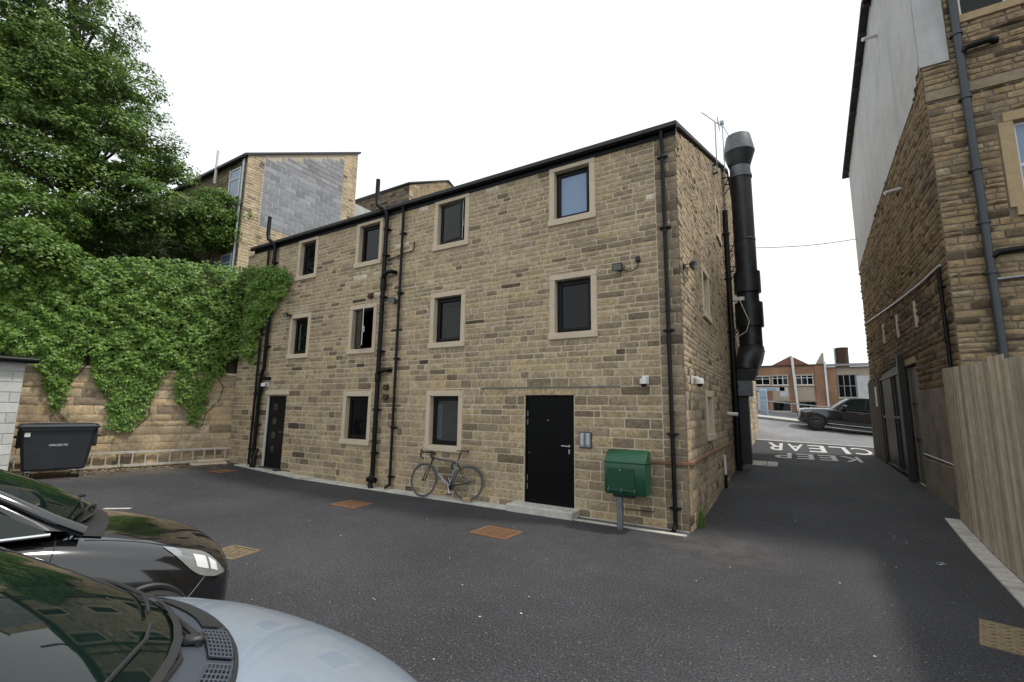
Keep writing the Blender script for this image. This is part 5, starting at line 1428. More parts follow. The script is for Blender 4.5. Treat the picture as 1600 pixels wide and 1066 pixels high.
# ------------------------------------------------------------------ block shed at far left
rng = random.Random(41)
sh = thing('block_shed', (-15.6, 0, .1), 'white concrete block shed with black gutter at the far left', 'shed')
SX, SY0, SY1, SZ = -14.42, -3.0, 3.02, 2.72
mb = MB(); mb.box(-16.6, SX, SY0, SY1, -.1, SZ); sw_ = mb.build('shed_wall', M['render_grey'], sh)
z = zg(SX, 0)-.05; k = 0
while z < SZ-.02:
    y = SY0-(.22 if k % 2 else 0); h = min(.215, SZ-z)
    while y < SY1:
        a, b = max(SY0, y)+.006, min(SY1, y+.45)-.006
        if b-a > .05:
            mb = MB(); mb.box(SX-.01, SX+.014, a, b, z+.006, z+h-.006, .004, tone=rng.random()); mb.build('block', M['block_white'], sw_)
        y += .45
    x = SX-.01-(.22 if k % 2 else .45)
    z += .222; k += 1
mb = MB(); mb.box(-16.8, SX+.16, SY0-.1, SY1+.12, SZ+.003, SZ+.07); mb.build('roof', M['slate'], sh)
mb = MB(); mb.tube([(SX+.16, SY0-.1, SZ+.05), (SX+.16, SY1+.16, SZ+.05)], .065, 12); mb.build('gutter', M['gutter'], sh, smooth=True)
pipe([(SX+.08, 1.4, SZ), (SX+.07, 1.4, .2)], .035, 'downpipe', 'iron', sh)

# ------------------------------------------------------------------ four wheeled bin
BA = math.atan2(.969, .249)
bn = thing('wheelie_bin', (-14.86, 3.86, zg(-14.86, 3.86)), 'large charcoal four wheeled bin standing by the yard wall', 'bin', None, BA-math.pi/2+R(90))
# local: x along the long side (towards the house), y towards the wall
mb = MB()
def bsec(z, hw, hd, c=.06):
    return [(-hw+c, -hd, z), (hw-c, -hd, z), (hw, -hd+c, z), (hw, hd-c, z), (hw-c, hd, z), (-hw+c, hd, z), (-hw, hd-c, z), (-hw, -hd+c, z)]
rows = [bsec(.20, .50, .30), bsec(.24, .53, .33), bsec(1.02, .63, .40), bsec(1.10, .635, .41), bsec(1.105, .66, .44), bsec(1.15, .66, .44)]
rows = [r_+[r_[0]] for r_ in rows]
mb.grid(rows); mb.add(rows[0][:8], [tuple(range(8))]); mb.build('bin_body', M['bin'], bn, world=False, smooth=True, angle=30)
mb = MB(); rows = [bsec(1.152, .69, .46), bsec(1.19, .69, .46), bsec(1.235, .66, .42), bsec(1.26, .5, .3)]
rows = [r_+[r_[0]] for r_ in rows]; mb.grid(rows); mb.add(rows[-1][:8], [tuple(range(8))]); mb.add(rows[0][:8], [tuple(range(8))]); mb.build('lid', M['bin'], bn, world=False, smooth=True, angle=25)
mb = MB(); mb.tube([(-.66, -.47, 1.19), (.66, -.47, 1.19)], .018, 8); mb.build('lid_handle', M['bin'], bn, world=False, smooth=True)
for sx in (-1, 1):
    mb = MB(); mb.tube([(sx*.6, 0, .95), (sx*.74, 0, .95)], .03, 10); mb.box(sx*.6, sx*.68, -.12, .12, .7, 1.1, .02); mb.build('lifting_trunnion', M['bin'], bn, world=False, smooth=True)
    for sy in (-1, 1):
        x_, y_ = sx*.42, sy*.24
        mb = MB(); mb.box(x_-.04, x_+.04, y_-.05, y_+.05, .17, .2); mb.box(x_-.035, x_-.028, y_-.03, y_+.06, .08, .175); mb.box(x_+.028, x_+.035, y_-.03, y_+.06, .08, .175)
        cs_ = mb.build('castor', M['steel'], bn, world=False)
        mb = MB(); mb.lathe([(.06, -.022), (.085, -.02), (.085, .02), (.06, .022)], (x_, y_+.03, .086), 18, Matrix.Rotation(math.pi/2, 3, 'Y')); mb.build('wheel', M['rubber'], bn, world=False, smooth=True)
V, Fc = text_mesh('KIRKLEES MC', .068)
mb = MB(); mb.add([(v.x*.8+.02, -.372-.004-(v.y+.72-.24)/.78*.07+.018, v.y+.75) for v in V], Fc); mb.build('lettering', M['white_letter'], bn, world=False, recalc=False)
mb = MB(); mb.box(-.55, -.46, -.414, -.404, .97, 1.06); mb.build('label', M['white_plastic'], bn, world=False)

# ------------------------------------------------------------------ ladder along the wall
ld = thing('wooden_ladder', tuple(wpt(4, .1, .1)), 'old wooden ladder lying on edge along the foot of the yard wall', 'ladder')
def lpt(s, z, d=.09): return wpt(s, z, d)
for z0 in (.20, .55):
    mb = MB(); mb.add([lpt(s, z0+dz, d) for s in (.55, 6.6) for d in (.10, .15) for dz in (-.03, .03)], F6); mb.build('rail', M['ladder'], ld)
for i in range(21):
    s = .75+i*.275
    mb = MB(); mb.tube([lpt(s, .22, .125), lpt(s, .53, .125)], .019, 8); mb.build('rung', M['ladder'], ld, smooth=True)
sp_ = thing('stone_slab', tuple(wpt(1.1, .1, .3)), 'low pile of two flat stone blocks at the end of the ladder', 'stone')
mb = MB(); Mq = Matrix.Translation(wpt(1.2, .12, .34)) @ Matrix.Rotation(math.atan2(WD.y, WD.x), 4, 'Z'); mb.box(-.45, .45, -.16, .16, -.06, .05, .02, M=Mq); mb.build('flat_stone', M['dressed'], sp_)
mb = MB(); Mq = Matrix.Translation(wpt(1.15, .22, .30)) @ Matrix.Rotation(math.atan2(WD.y, WD.x)+.1, 4, 'Z'); mb.box(-.33, .33, -.13, .13, -.048, .04, .02, M=Mq); mb.build('flat_stone', M['dressed'], sp_)

# ------------------------------------------------------------------ litter, chips, weeds
rg = np.random.default_rng(77)
its = []
for i in range(5200):
    s = rg.uniform(-.2, 8); d = abs(rg.normal(0, .45))+.04
    p = wpt(s, 0, d); p.z = zg(p.x, p.y)+.006
    if p.x < -15.9: continue
    a = rg.uniform(0, 6.28); nn = np.array([rg.normal()*.3, rg.normal()*.3, 1])
    its.append((np.array(p), rot_from(nn, np.array([math.cos(a), math.sin(a), 0]), 0, rg), rg.uniform(.02, .055), rg.uniform(0, 1)))
P, Fa, T = scatter_leaves(its, QV, QF)
tag(np_mesh('leaf_litter', P, Fa, T, M['litter']), 'dry leaf litter strewn along the foot of the yard wall', 'litter', kind='stuff')
its = []
for i in range(190):
    x_, y_ = rg.uniform(-12, 2.2), rg.uniform(1.5, 7.5)
    if i % 3 == 0: x_, y_ = rg.uniform(-1.2, 2.3), rg.uniform(7.5, 18)
    if i % 7 == 0: x_, y_ = rg.uniform(1.2, 2.2), rg.uniform(9, 13)
    a = rg.uniform(0, 6.28); nn = np.array([rg.normal()*.2, rg.normal()*.2, 1])
    its.append((np.array([x_, y_, zg(x_, y_)+.006]), rot_from(nn, np.array([math.cos(a), math.sin(a), 0]), 0, rg), rg.uniform(.008, .03), .5))
P, Fa, T = scatter_leaves(its, QV, QF)
tag(np_mesh('paper_scraps', P, Fa, T, M['chip']), 'scattered pale chips and scraps lying on the asphalt', 'litter', kind='stuff')
def weed(loc, n, h, label, seed):
    rr = random.Random(seed); t = thing('weed', loc, label, 'weed')
    mb = MB()
    for i in range(n):
        a = rr.uniform(0, 6.28); L = h*rr.uniform(.5, 1); b = rr.uniform(.1, .4)
        w = .008; dx, dy = math.cos(a), math.sin(a)
        pts = [(dx*L*b*f*f, dy*L*b*f*f, L*f) for f in (0, .35, .7, 1)]
        rows = [[(p[0]-dy*w*(1-f*.9), p[1]+dx*w*(1-f*.9), p[2]), (p[0]+dy*w*(1-f*.9), p[1]-dx*w*(1-f*.9), p[2])] for p, f in zip(pts, (0, .35, .7, 1))]
        o_ = (rr.gauss(0, .03), rr.gauss(0, .05)); rows = [[(q[0]+o_[0], q[1]+o_[1], q[2]) for q in r_] for r_ in rows]
        mb.grid(rows, rr.random())
    mb.build('blades', M['grass'], t, world=False, recalc=False)
weed((XE1+.07, 8.25, 0), 34, .42, 'tuft of bright grass at the foot of the gable corner', 1)
p = wpt(3.2, 0, .12); weed((p.x, p.y, zg(p.x, p.y)), 26, .2, 'little weeds at the foot of the yard wall behind the ladder', 2)
mb = MB(); mb.box(-5.67, -5.50, 7.52, 7.62, .03, .115, .012, M=Matrix.Translation((-5.58, 7.57, 0)) @ Matrix.Rotation(R(12), 4, 'Z') @ Matrix.Translation((5.58, -7.57, 0)))
tag(mb.build('loose_stone', M['dressed_gold']), 'small loose yellow stone chocking the rear bicycle wheel', 'stone')

# ------------------------------------------------------------------ bicycle leaning on the wall
bk_ = thing('road_bicycle', (-5.62, 7.60, .028), 'grey and white road bicycle with mudguards leaning on the stone wall', 'bicycle')
bk_.rotation_euler = (R(8), 0, math.pi+R(10))
WB, WR = 1.03, .345     # local: rear hub x=0, front hub x=WB, z up; rotated so that the front points left
def bt(name, pts, r, mat='plastic', n=9, parent=bk_):
    mb = MB(); mb.tube(pts, r, n); return mb.build(name, M[mat], parent, world=False, smooth=True)
def wheel(hx, steer=0.0):
    Mx = Matrix.Rotation(steer, 3, 'Z')
    mb = MB(); mb.torus((hx, 0, WR), WR-.014, .014, Mx, n=44, m=8); w = mb.build('wheel', M['tyre_grey'], bk_, world=False, smooth=True)
    mb = MB(); mb.torus((hx, 0, WR), WR-.036, .012, Mx, n=44, m=6, flat=.7); mb.build('rim', M['iron_grey'], w, world=False, smooth=True)
    mb = MB()
    for k in range(20):
        a = 2*math.pi*k/20; b = a+(.35 if k % 2 else -.35); sd = .025 if (k//2) % 2 else -.025
        q0 = Mx @ Vector((.02*math.cos(b), sd, .02*math.sin(b))); q1 = Mx @ Vector(((WR-.045)*math.cos(a), 0, (WR-.045)*math.sin(a)))
        mb.tube([Vector((hx, 0, WR))+q0, Vector((hx, 0, WR))+q1], .0016, 4, caps=False)
    mb.build('spokes', M['steel'], w, world=False)
    mb = MB(); q = Mx @ Vector((0, .05, 0)); mb.tube([Vector((hx, 0, WR))-q, Vector((hx, 0, WR))+q], .018, 8); mb.build('hub', M['plastic'], w, world=False, smooth=True)
wheel(0); wheel(WB, R(-8))
BB = (.42, 0, .27); ST = (.27, 0, .78); HT = (.86, 0, .80); HB = (.90, 0, .64)
bt('down_tube', [BB, HB], .022, 'galv'); bt('top_tube', [(.30, 0, .73), HT], .016, 'iron_grey'); bt('seat_tube', [BB, ST], .017, 'galv')
bt('head_tube', [(.852, 0, .83), (.905, 0, .62)], .021)
for s_ in (-1, 1):
    bt('chain_stay', [(.40, s_*.03, .27), (.0, s_*.06, WR)], .010); bt('seat_stay', [(.28, s_*.02, .72), (.0, s_*.06, WR)], .008)
    bt('fork_blade', [(.905, s_*.03, .63), (.95, s_*.05, .55), (WB, s_*.05, WR)], .011)
bt('seat_post', [(.275, 0, .76), (.222, 0, .95)], .012)
mb = MB(); mb.add([(.06, -.07, .96), (.06, .07, .96), (.14, .065, .965), (.14, -.065, .965), (.32, .018, .955), (.32, -.018, .955), (.07, -.06, .985), (.07, .06, .985), (.14, .05, .99), (.14, -.05, .99), (.32, .012, .972), (.32, -.012, .972)],
       [(0,1,2,3), (3,2,4,5), (6,9,8,7), (9,11,10,8), (0,3,9,6), (3,5,11,9), (1,7,8,2), (2,8,10,4), (0,6,7,1), (5,4,10,11)]); mb.build('saddle', M['plastic'], bk_, world=False)
bt('stem', [(.85, 0, .84), (.845, 0, .87), (.93, 0, .90)], .013)
hb = [(.93, -.20, .90), (.97, -.205, .90), (1.02, -.21, .885), (1.035, -.21, .84), (1.01, -.21, .79), (.95, -.21, .77)]
bt('handlebar', hb[::-1]+[(.93, -.1, .905), (.93, .1, .905)]+[(x, -y, z) for x, y, z in hb], .014)
for s_ in (-1, 1):
    mb = MB(); mb.tube([(1.0, s_*.21, .905), (1.05, s_*.21, .945)], .017, 8); mb.tube([(1.045, s_*.21, .93), (1.06, s_*.21, .86), (1.04, s_*.21, .80)], .007, 6); mb.build('brake_lever', M['plastic'], bk_, world=False, smooth=True)
bt('cable', [(1.04, .2, .94), (1.06, .1, 1.0), (.98, .03, .95), (.9, .02, .80)], .004)
def guard(hx, a0, a1, steer=0):
    Mx = Matrix.Rotation(steer, 3, 'Z'); rows = []
    for k in range(25):
        a = a0+(a1-a0)*k/24
        rows.append([Vector((hx, 0, WR))+Mx @ Vector(((WR+.022-abs(y)*.25)*math.cos(a), y, (WR+.022-abs(y)*.25)*math.sin(a))) for y in (-.022, -.012, .012, .022)])
    mb = MB(); mb.grid(rows); mb.build('mudguard', M['galv'], bk_, world=False, smooth=True, recalc=False)
guard(0, R(20), R(190)); guard(WB, R(58), R(190), R(-8))
mb = MB(); mb.lathe([(.085, -.003), (.09, 0), (.085, .003)], (BB[0], -.05, BB[2]), 22, Matrix.Rotation(math.pi/2, 3, 'X')); mb.lathe([(.045, -.003), (.045, .003)], (0, -.05, WR), 14, Matrix.Rotation(math.pi/2, 3, 'X')); mb.build('chainset', M['plastic'], bk_, world=False, smooth=True)
bt('crank', [(BB[0], .06, BB[2]), (BB[0]-.06, .065, BB[2]-.16)], .009, 'steel'); bt('crank', [(BB[0], -.06, BB[2]), (BB[0]+.06, -.065, BB[2]+.16)], .009, 'steel')
for s_, e in ((1, (-.06, -.16)), (-1, (.06, .16))):
    mb = MB(); c = (BB[0]+e[0], s_*.1, BB[2]+e[1]); mb.box(c[0]-.045, c[0]+.045, c[1]-.04, c[1]+.04, c[2]-.012, c[2]+.012, .004); mb.build('pedal', M['plastic'], bk_, world=False)
bt('chain', [(BB[0], -.05, BB[2]+.088), (0, -.05, WR+.045)], .005); bt('chain', [(BB[0], -.05, BB[2]-.088), (.03, -.05, WR-.13), (0, -.05, WR-.08)], .005)
mb = MB(); mb.torus((.36, 0, .66), .055, .011, None, n=18, m=6); mb.build('cable_lock', M['plastic'], bk_, world=False, smooth=True)
bt('lock_mount', [(.40, 0, .70), (.36, 0, .58)], .02)
# ------------------------------------------------------------------ cars
# local frame: x forward with the nose at x=0, y to the car's left, z up
def eval_sub(mb, levels=2):
    me = bpy.data.meshes.new('tmp'); me.from_pydata([tuple(v) for v in mb.v], [], mb.f)
    bm = bmesh.new(); bm.from_mesh(me); bmesh.ops.remove_doubles(bm, verts=bm.verts, dist=1e-5); bmesh.ops.recalc_face_normals(bm, faces=bm.faces); bm.to_mesh(me); bm.free()
    ob = bpy.data.objects.new('tmp', me); COL.objects.link(ob)
    md = ob.modifiers.new('s', 'SUBSURF'); md.levels = levels; md.render_levels = levels
    bpy.context.view_layer.update()
    m2 = bpy.data.meshes.new_from_object(ob.evaluated_get(bpy.context.evaluated_depsgraph_get()))
    out = MB(); out.v = [tuple(v.co) for v in m2.vertices]; out.f = [list(p.vertices) for p in m2.polygons]; out.t = [.5]*len(out.f)
    bpy.data.objects.remove(ob); bpy.data.meshes.remove(me); bpy.data.meshes.remove(m2)
    return out
def loft(stations):
    """stations: (x, [(y,z)...] half section from bottom centre to top centre, bow)"""
    mb = MB(); rows = []
    for x, half, bow in stations:
        wmax = max(p[0] for p in half)
        full = [(x-bow*(p[0]/wmax)**2, -p[0], p[1]) for p in half] + [(x-bow*(p[0]/wmax)**2, p[0], p[1]) for p in half[::-1]]
        rows.append(full)
    n = len(rows[0])
    vs = [p for r_ in rows for p in r_]; fs = []
    for i in range(len(rows)-1):
        for j in range(n):
            a = i*n+j; b = i*n+(j+1) % n; fs.append((a, b, b+n, a+n))
    fs.append(tuple(range(n))[::-1]); fs.append(tuple((len(rows)-1)*n+j for j in range(n)))
    mb.add(vs, fs); return eval_sub(mb)
def sec(zb, wb, zm, wm, zs, ws, zte, wt, ztc):
    return [(0, zb), (wb, zb), (wm-.015, zb+.1), (wm, zm), (ws, zs), (wt, zte), (wt*.55, zte*.3+ztc*.7), (0, ztc)]
def resample(pts, n):
    pts = [Vector(p) for p in pts]
    d = [0]
    for a, b in zip(pts, pts[1:]): d.append(d[-1]+(b-a).length)
    out = []
    for i in range(n):
        t = d[-1]*i/(n-1); k = 0
        while k < len(d)-2 and d[k+1] < t: k += 1
        out.append(pts[k].lerp(pts[k+1], (t-d[k])/max(1e-9, d[k+1]-d[k])))
    return out
def smooth_curve(pts, n):
    """Catmull-Rom through the points"""
    P = [Vector(p) for p in pts]; P = [P[0]*2-P[1]]+P+[P[-1]*2-P[-2]]; out = []
    m = len(P)-3
    for i in range(n):
        t = m*i/(n-1); k = min(m-1, int(t)); f = t-k; a, b, c, d = P[k:k+4]
        out.append(.5*((2*b)+(c-a)*f+(2*a-5*b+4*c-d)*f*f+(3*b-a-3*c+d)*f**3))
    return out
class Body:
    def __init__(s, mb):
        s.bvh = BVHTree.FromPolygons([Vector(v) for v in mb.v], mb.f)
    def hit(s, p, d, off):
        r_ = s.bvh.ray_cast(Vector(p), Vector(d))
        if r_[0] is None: 
            r_ = s.bvh.find_nearest(Vector(p)+Vector(d)*1.0)
        n = r_[1]
        if n.dot(Vector(d)) > 0: n = -n
        return r_[0]+n*off
    def patch(s, lo, up, org, d, off, n=14, m=8):
        """strip between two curves given in 3d, projected along d"""
        A, B = smooth_curve(lo, n), smooth_curve(up, n); mb = MB()
        mb.grid([[s.hit(a.lerp(b, j/(m-1))+Vector(org), d, off) for a, b in zip(A, B)] for j in range(m)])
        return mb
    def line(s, pts, org, d, r, off=0.0, n=24):
        mb = MB(); mb.tube([s.hit(p+Vector(org), d, off) for p in smooth_curve(pts, n)], r, 6); return mb
def surf(lo, up, nu=18, nv=10, bulge=0.0, bdir=(0,0,1)):
    """ruled sheet between two curves with a soft bulge"""
    A, B = smooth_curve(lo, nu), smooth_curve(up, nu); rows = []
    for j in range(nv):
        t = j/(nv-1); rows.append([a.lerp(b, t)+Vector(bdir)*(bulge*4*t*(1-t)) for a, b in zip(A, B)])
    return rows
def mir(rows): return [[Vector((p.x, -p.y, p.z)) for p in r_] for r_ in rows]
def put(root, name, rows, mat, sm=True):
    mb = MB(); mb.grid(rows); return mb.build(name, M[mat], root, world=False, smooth=sm, recalc=False, angle=60)
def road_wheel(root, x, y, r, w, spokes=10, rimmat='steel'):
    Mx = Matrix.Rotation(math.pi/2, 3, 'X'); s_ = 1 if y > 0 else -1
    mb = MB(); mb.lathe([(r*.66, -w/2+.01), (r*.9, -w/2), (r*.985, -w*.36), (r, 0), (r*.985, w*.36), (r*.9, w/2), (r*.66, w/2-.01)], (x, y, r), 28, Mx); t = mb.build('wheel', M['rubber'], root, world=False, smooth=True)
    mb = MB(); mb.lathe([(r*.66, -.012), (r*.69, .0), (r*.66, .012)], (x, y+s_*(w/2-.012), r), 28, Mx, caps=False); mb.lathe([(r*.12, -.02), (r*.14, 0), (r*.1, .015)], (x, y+s_*(w/2-.03), r), 12, Mx)
    for k in range(spokes):
        a = 2*math.pi*k/spokes; d = Vector((math.cos(a), 0, math.sin(a))); c = Vector((x, y+s_*(w/2-.03), r))
        mb.tube([c+d*r*.1, c+d*r*.66], [.030, .022], 6, flat=.5)
    mb.build('rim', M[rimmat], t, world=False, smooth=True)
    mb = MB(); mb.lathe([(r*.65, -.01), (r*.65, .01)], (x, y+s_*(w/2-.09), r), 24, Mx); mb.build('brake_disc', M['plastic'], t, world=False)
def arch(root, bd, x, z, r, side):
    """dark wheel housing: ring of trim and a dark disc on the flank"""
    mb = MB(); rows = []
    for k in range(25):
        a = math.pi*(-.08+1.16*k/24)
        rows.append([bd.hit((x+rr_*math.cos(a), side*2, max(.16, z+rr_*math.sin(a))), (0, -side, 0), .004) for rr_ in (.02, r*.5, r*.98)])
    mb.grid(rows); mb.build('wheel_housing', M['rubber'], root, world=False, recalc=False)
    mb = MB(); mb.tube([bd.hit((x+r*math.cos(a), side*2, max(.16, z+r*math.sin(a))), (0, -side, 0), .002) for a in [math.pi*(-.05+1.1*k/24) for k in range(25)]], .018, 6); mb.build('arch_lip', M['plastic'], root, world=False, smooth=True)

def lower(p, z0, k):
    f = lambda q: (q[0], q[1], q[2] if q[2] < z0 else z0+(q[2]-z0)*k)
    return {n: (v if n == 'pr' else ([[f(q) for q in c] for c in v] if n == 'posts' else [f(q) for q in v])) for n, v in p.items()}
def cabin(root, p, paint, chrome=True):
    """glass and roof from a dict of key curves (left side y>0)"""
    wl, wt = p['ws_low'], p['ws_top']                 # windscreen: half curves centre -> left edge
    full = lambda c: [Vector((q[0], -q[1], q[2])) for q in c[::-1]] + [Vector(q) for q in c[1:]]
    put(root, 'windscreen', surf(full(wl), full(wt), 22, 10, .03, (.5, 0, .8)), 'screen')
    # black ceramic band at the foot of the screen
    put(root, 'screen_band', [[a.lerp(b, t)+Vector((.004, 0, .006)) for a, b in zip(smooth_curve(full(wl), 22), smooth_curve(full(wt), 22))] for t in (-.008, .012)], 'rubber')
    rl, rr_ = p['roof_rail'], p['roof_mid']           # front->rear along the left rail and the middle
    R1 = smooth_curve(rl, 16); R0 = smooth_curve(rr_, 16)
    rows = []
    for a, b in zip(R1, R0):
        row = []
        for t in (-1, -.9, -.7, -.4, 0, .4, .7, .9, 1):
            q = b.lerp(a, abs(t)); q.y = a.y*abs(t)
            q.z = b.z-(b.z-a.z)*abs(t)**2.4; q.x = b.x+(a.x-b.x)*abs(t)**2
            if t < 0: q.y = -q.y
            row.append(q)
        rows.append(row)
    put(root, 'roof', rows, paint)
    for s_ in (1, -1):
        f = (lambda rows_: rows_) if s_ > 0 else mir
        put(root, 'side_glass', f(surf(p['belt'], p['glass_top'], 18, 6)), 'screen')
        f1 = (lambda q: Vector(q)) if s_ > 0 else (lambda q: Vector((q[0], -q[1], q[2])))
        mb = MB(); mb.tube([f1(q) for q in smooth_curve(p['pillar'], 10)], p.get('pr', .045), 10, flat=.75); mb.build('front_pillar', M[paint], root, world=False, smooth=True)
        up_ = resample(smooth_curve(list(p['pillar'])+list(p['roof_rail'][1:]), 40), 26); lw_ = resample(smooth_curve(p['glass_top'], 40), 26)
        put(root, 'cant_panel', [[f1(a.lerp(b, t)+Vector((0, .02*math.sin(math.pi*t), 0))) for a, b in zip(up_, lw_)] for t in (0, .25, .5, .75, 1)], paint)
        mb = MB(); mb.tube([f1(q) for q in smooth_curve(p['roof_rail'], 12)], .035, 8); mb.build('roof_rail', M[paint], root, world=False, smooth=True)
        for bp_ in p['posts']:
            mb = MB(); mb.tube([f1(q) for q in bp_], .035, 8, flat=.5); mb.build('door_pillar', M['plastic'] if bp_ is not p['posts'][-1] else M[paint], root, world=False, smooth=True)
        mb = MB(); mb.tube([f1(q) for q in smooth_curve(p['belt'], 16)], .010, 6); mb.build('belt_trim', M['chrome'] if chrome else M['plastic'], root, world=False, smooth=True)
    put(root, 'rear_screen', surf(full(p['rs_low']), full(p['rs_top']), 18, 6, .02, (-.6, 0, .6)), 'screen')

# ---- black hatchback
bc = thing('black_car', (-4.55, 2.42, 0), 'glossy black hatchback parked left of the silver car', 'car', None, R(80))

S = [(-.085, sec(.26, .35, .36, .44, .44, .44, .47, .34, .49), .02),
     (-.10, sec(.19, .55, .38, .64, .52, .60, .56, .46, .585), .04),
     (-.18, sec(.17, .67, .40, .75, .58, .71, .635, .57, .67), .08),
     (-.38, sec(.16, .72, .42, .82, .655, .78, .72, .64, .755), .10),
     (-.70, sec(.16, .74, .46, .85, .73, .82, .80, .66, .845), .08),
     (-1.02, sec(.16, .74, .48, .86, .80, .83, .875, .67, .915), .08),
     (-1.30, sec(.16, .74, .50, .865, .86, .83, .915, .68, .95), .06),
     (-1.7, sec(.16, .74, .50, .865, .89, .83, .93, .70, .95), 0),
     (-2.6, sec(.16, .74, .50, .865, .92, .83, .95, .70, .96), 0),
     (-3.4, sec(.17, .74, .52, .86, .95, .82, .97, .70, .98), 0),
     (-3.85, sec(.20, .68, .54, .80, .96, .76, .98, .64, .99), -.05),
     (-4.0, sec(.30, .5, .55, .66, .90, .62, .92, .5, .93), -.06)]
bm_ = loft(S); bb = Body(bm_)
bm_.build('body', M['paint_black'], bc, world=False, smooth=True, angle=70)
cabin(bc, lower(dict(ws_low=[(-1.02, 0, .955), (-1.08, .35, .95), (-1.26, .66, .93)], ws_top=[(-1.75, 0, 1.42), (-1.79, .3, 1.41), (-1.88, .53, 1.385)],
    roof_rail=[(-1.86, .55, 1.385), (-2.4, .57, 1.41), (-3.1, .55, 1.39), (-3.55, .52, 1.33)], roof_mid=[(-1.74, 0, 1.425), (-2.4, 0, 1.47), (-3.1, 0, 1.455), (-3.55, 0, 1.39)],
    belt=[(-1.34, .765, .935), (-1.9, .79, .95), (-2.7, .79, .965), (-3.3, .76, .99), (-3.6, .72, 1.05)], glass_top=[(-1.38, .75, .965), (-1.95, .60, 1.335), (-2.6, .60, 1.37), (-3.2, .59, 1.33), (-3.6, .62, 1.2)],
    pillar=[(-1.16, .70, .915), (-1.35, .685, 1.03), (-1.6, .63, 1.22), (-1.88, .555, 1.385)], posts=[[(-2.35, .80, .95), (-2.45, .60, 1.38)], [(-3.55, .76, 1.0), (-3.5, .56, 1.36)]],
    rs_low=[(-3.95, 0, 1.0), (-3.93, .35, 1.0), (-3.85, .62, .99)], rs_top=[(-3.58, 0, 1.38), (-3.57, .3, 1.37), (-3.54, .5, 1.33)], pr=.05), .955, .72), 'paint_black')
for s_ in (-1, 1):
    lo = [(-.60, s_*.9, .765), (-.42, s_*.9, .585), (-.26, s_*.9, .525), (-.13, s_*.9, .525)]; up = [(-.60, s_*.9, .772), (-.44, s_*.9, .73), (-.27, s_*.9, .675), (-.13, s_*.9, .545)]
    D = Vector((-.35, -s_*.85, -.1)).normalized()
    q = bb.patch(lo, up, -D*.4, D, .006, 18, 8); q.build('headlamp', M['lens'], bc, world=False, smooth=True, recalc=False)
    cl_ = [Vector(p_).lerp(Vector(q_), .3) for p_, q_ in zip(lo, up)]; cu_ = [Vector(q_).lerp(Vector(p_), .2) for p_, q_ in zip(lo, up)]
    for i0, t0, t1 in ((0, .42, .62), (1, .68, .82)):
        A_, B_ = smooth_curve(cl_, 21), smooth_curve(cu_, 21); k0, k1 = int(t0*20), int(t1*20)
        q = bb.patch(A_[k0:k1+1], B_[k0:k1+1], -D*.4, D, .009, 8, 6); q.build('headlamp_reflector', M['lens_in'], bc, world=False, smooth=True, recalc=False)
    mb = bb.line([(-.34, s_*1.2, .56), (-.46, s_*1.2, .46), (-.58, s_*1.2, .36)], (0, 0, 0), (0, -s_, 0), .003); mb.build('panel_gap', M['steel'] if s_ < 0 else M['rubber'], bc, world=False)
    mb = bb.line([(-1.30, s_*1.2, .90), (-1.34, s_*1.2, .7), (-1.34, s_*1.2, .35), (-1.28, s_*1.2, .25)], (0, 0, 0), (0, -s_, 0), .004); mb.build('panel_gap', M['rubber'], bc, world=False)
    mb = bb.line([(-2.45, s_*1.2, .92), (-2.45, s_*1.2, .6), (-2.4, s_*1.2, .25)], (0, 0, 0), (0, -s_, 0), .004); mb.build('panel_gap', M['rubber'], bc, world=False)
    arch(bc, bb, -.78, .25, .305, s_); arch(bc, bb, -3.3, .25, .305, s_)
    road_wheel(bc, -.78*.92, s_*.76, .30, .2, 8); road_wheel(bc, -3.3*.92, s_*.76, .30, .2, 8)
    # mirror
    mb = MB(); mb.lathe([(.0, -.1), (.07, -.08), (.085, 0), (.075, .06), (.0, .07)], (-1.95, s_*.98, 1.03), 14, Matrix.Rotation(math.pi/2, 3, 'Y'), caps=False); mb.tube([(-1.95, s_*.81, .97), (-1.95, s_*.93, 1.0)], .025, 8); mb.build('door_mirror', M['paint_black'], bc, world=False, smooth=True)
    hg = smooth_curve([(-.60, s_*.69, 1.4), (-.85, s_*.68, 1.4), (-1.15, s_*.70, 1.4)], 16)
    mb = MB(); mb.tube([bb.hit(p, (0, 0, -1), .0) for p in hg], .004, 6); mb.build('bonnet_gap', M['rubber'], bc, world=False)
put(bc, 'cowl_panel', [[bb.hit((x_-.10*(y_/.62)**2, y_, 1.6), (0, 0, -1), .008) for y_ in [-.66+1.32*k/16 for k in range(17)]] for x_ in (-.94, -1.0, -1.1)], 'rubber')
for y0, y1 in ((.55, -.05), (-.02, -.6)):
    mb = MB(); mb.tube([(-1.02, y0, .96), (-1.10, (y0+y1)/2, 1.0), (-1.16, y1, 1.015)], .011, 6); mb.tube([(-1.13, y0-.05, 1.02), (-1.17, y1, 1.035)], .008, 6); mb.build('wiper', M['plastic'], bc, world=False)
mb = MB(); mb.box(-.06, -.01, -.26, .26, .3, .4, .02); mb.build('grille', M['plastic'], bc, world=False)
mb = MB(); mb.box(-3.99, -4.02, -.26, .26, .45, .56, .004); mb.build('number_plate', M['white_plastic'], bc, world=False)

# ---- silver compact with a short domed bonnet
scar = thing('silver_car', (-.82, 1.50, 0), 'pale silver blue car with dark windscreen cowl nearest the camera', 'car', None, R(60))

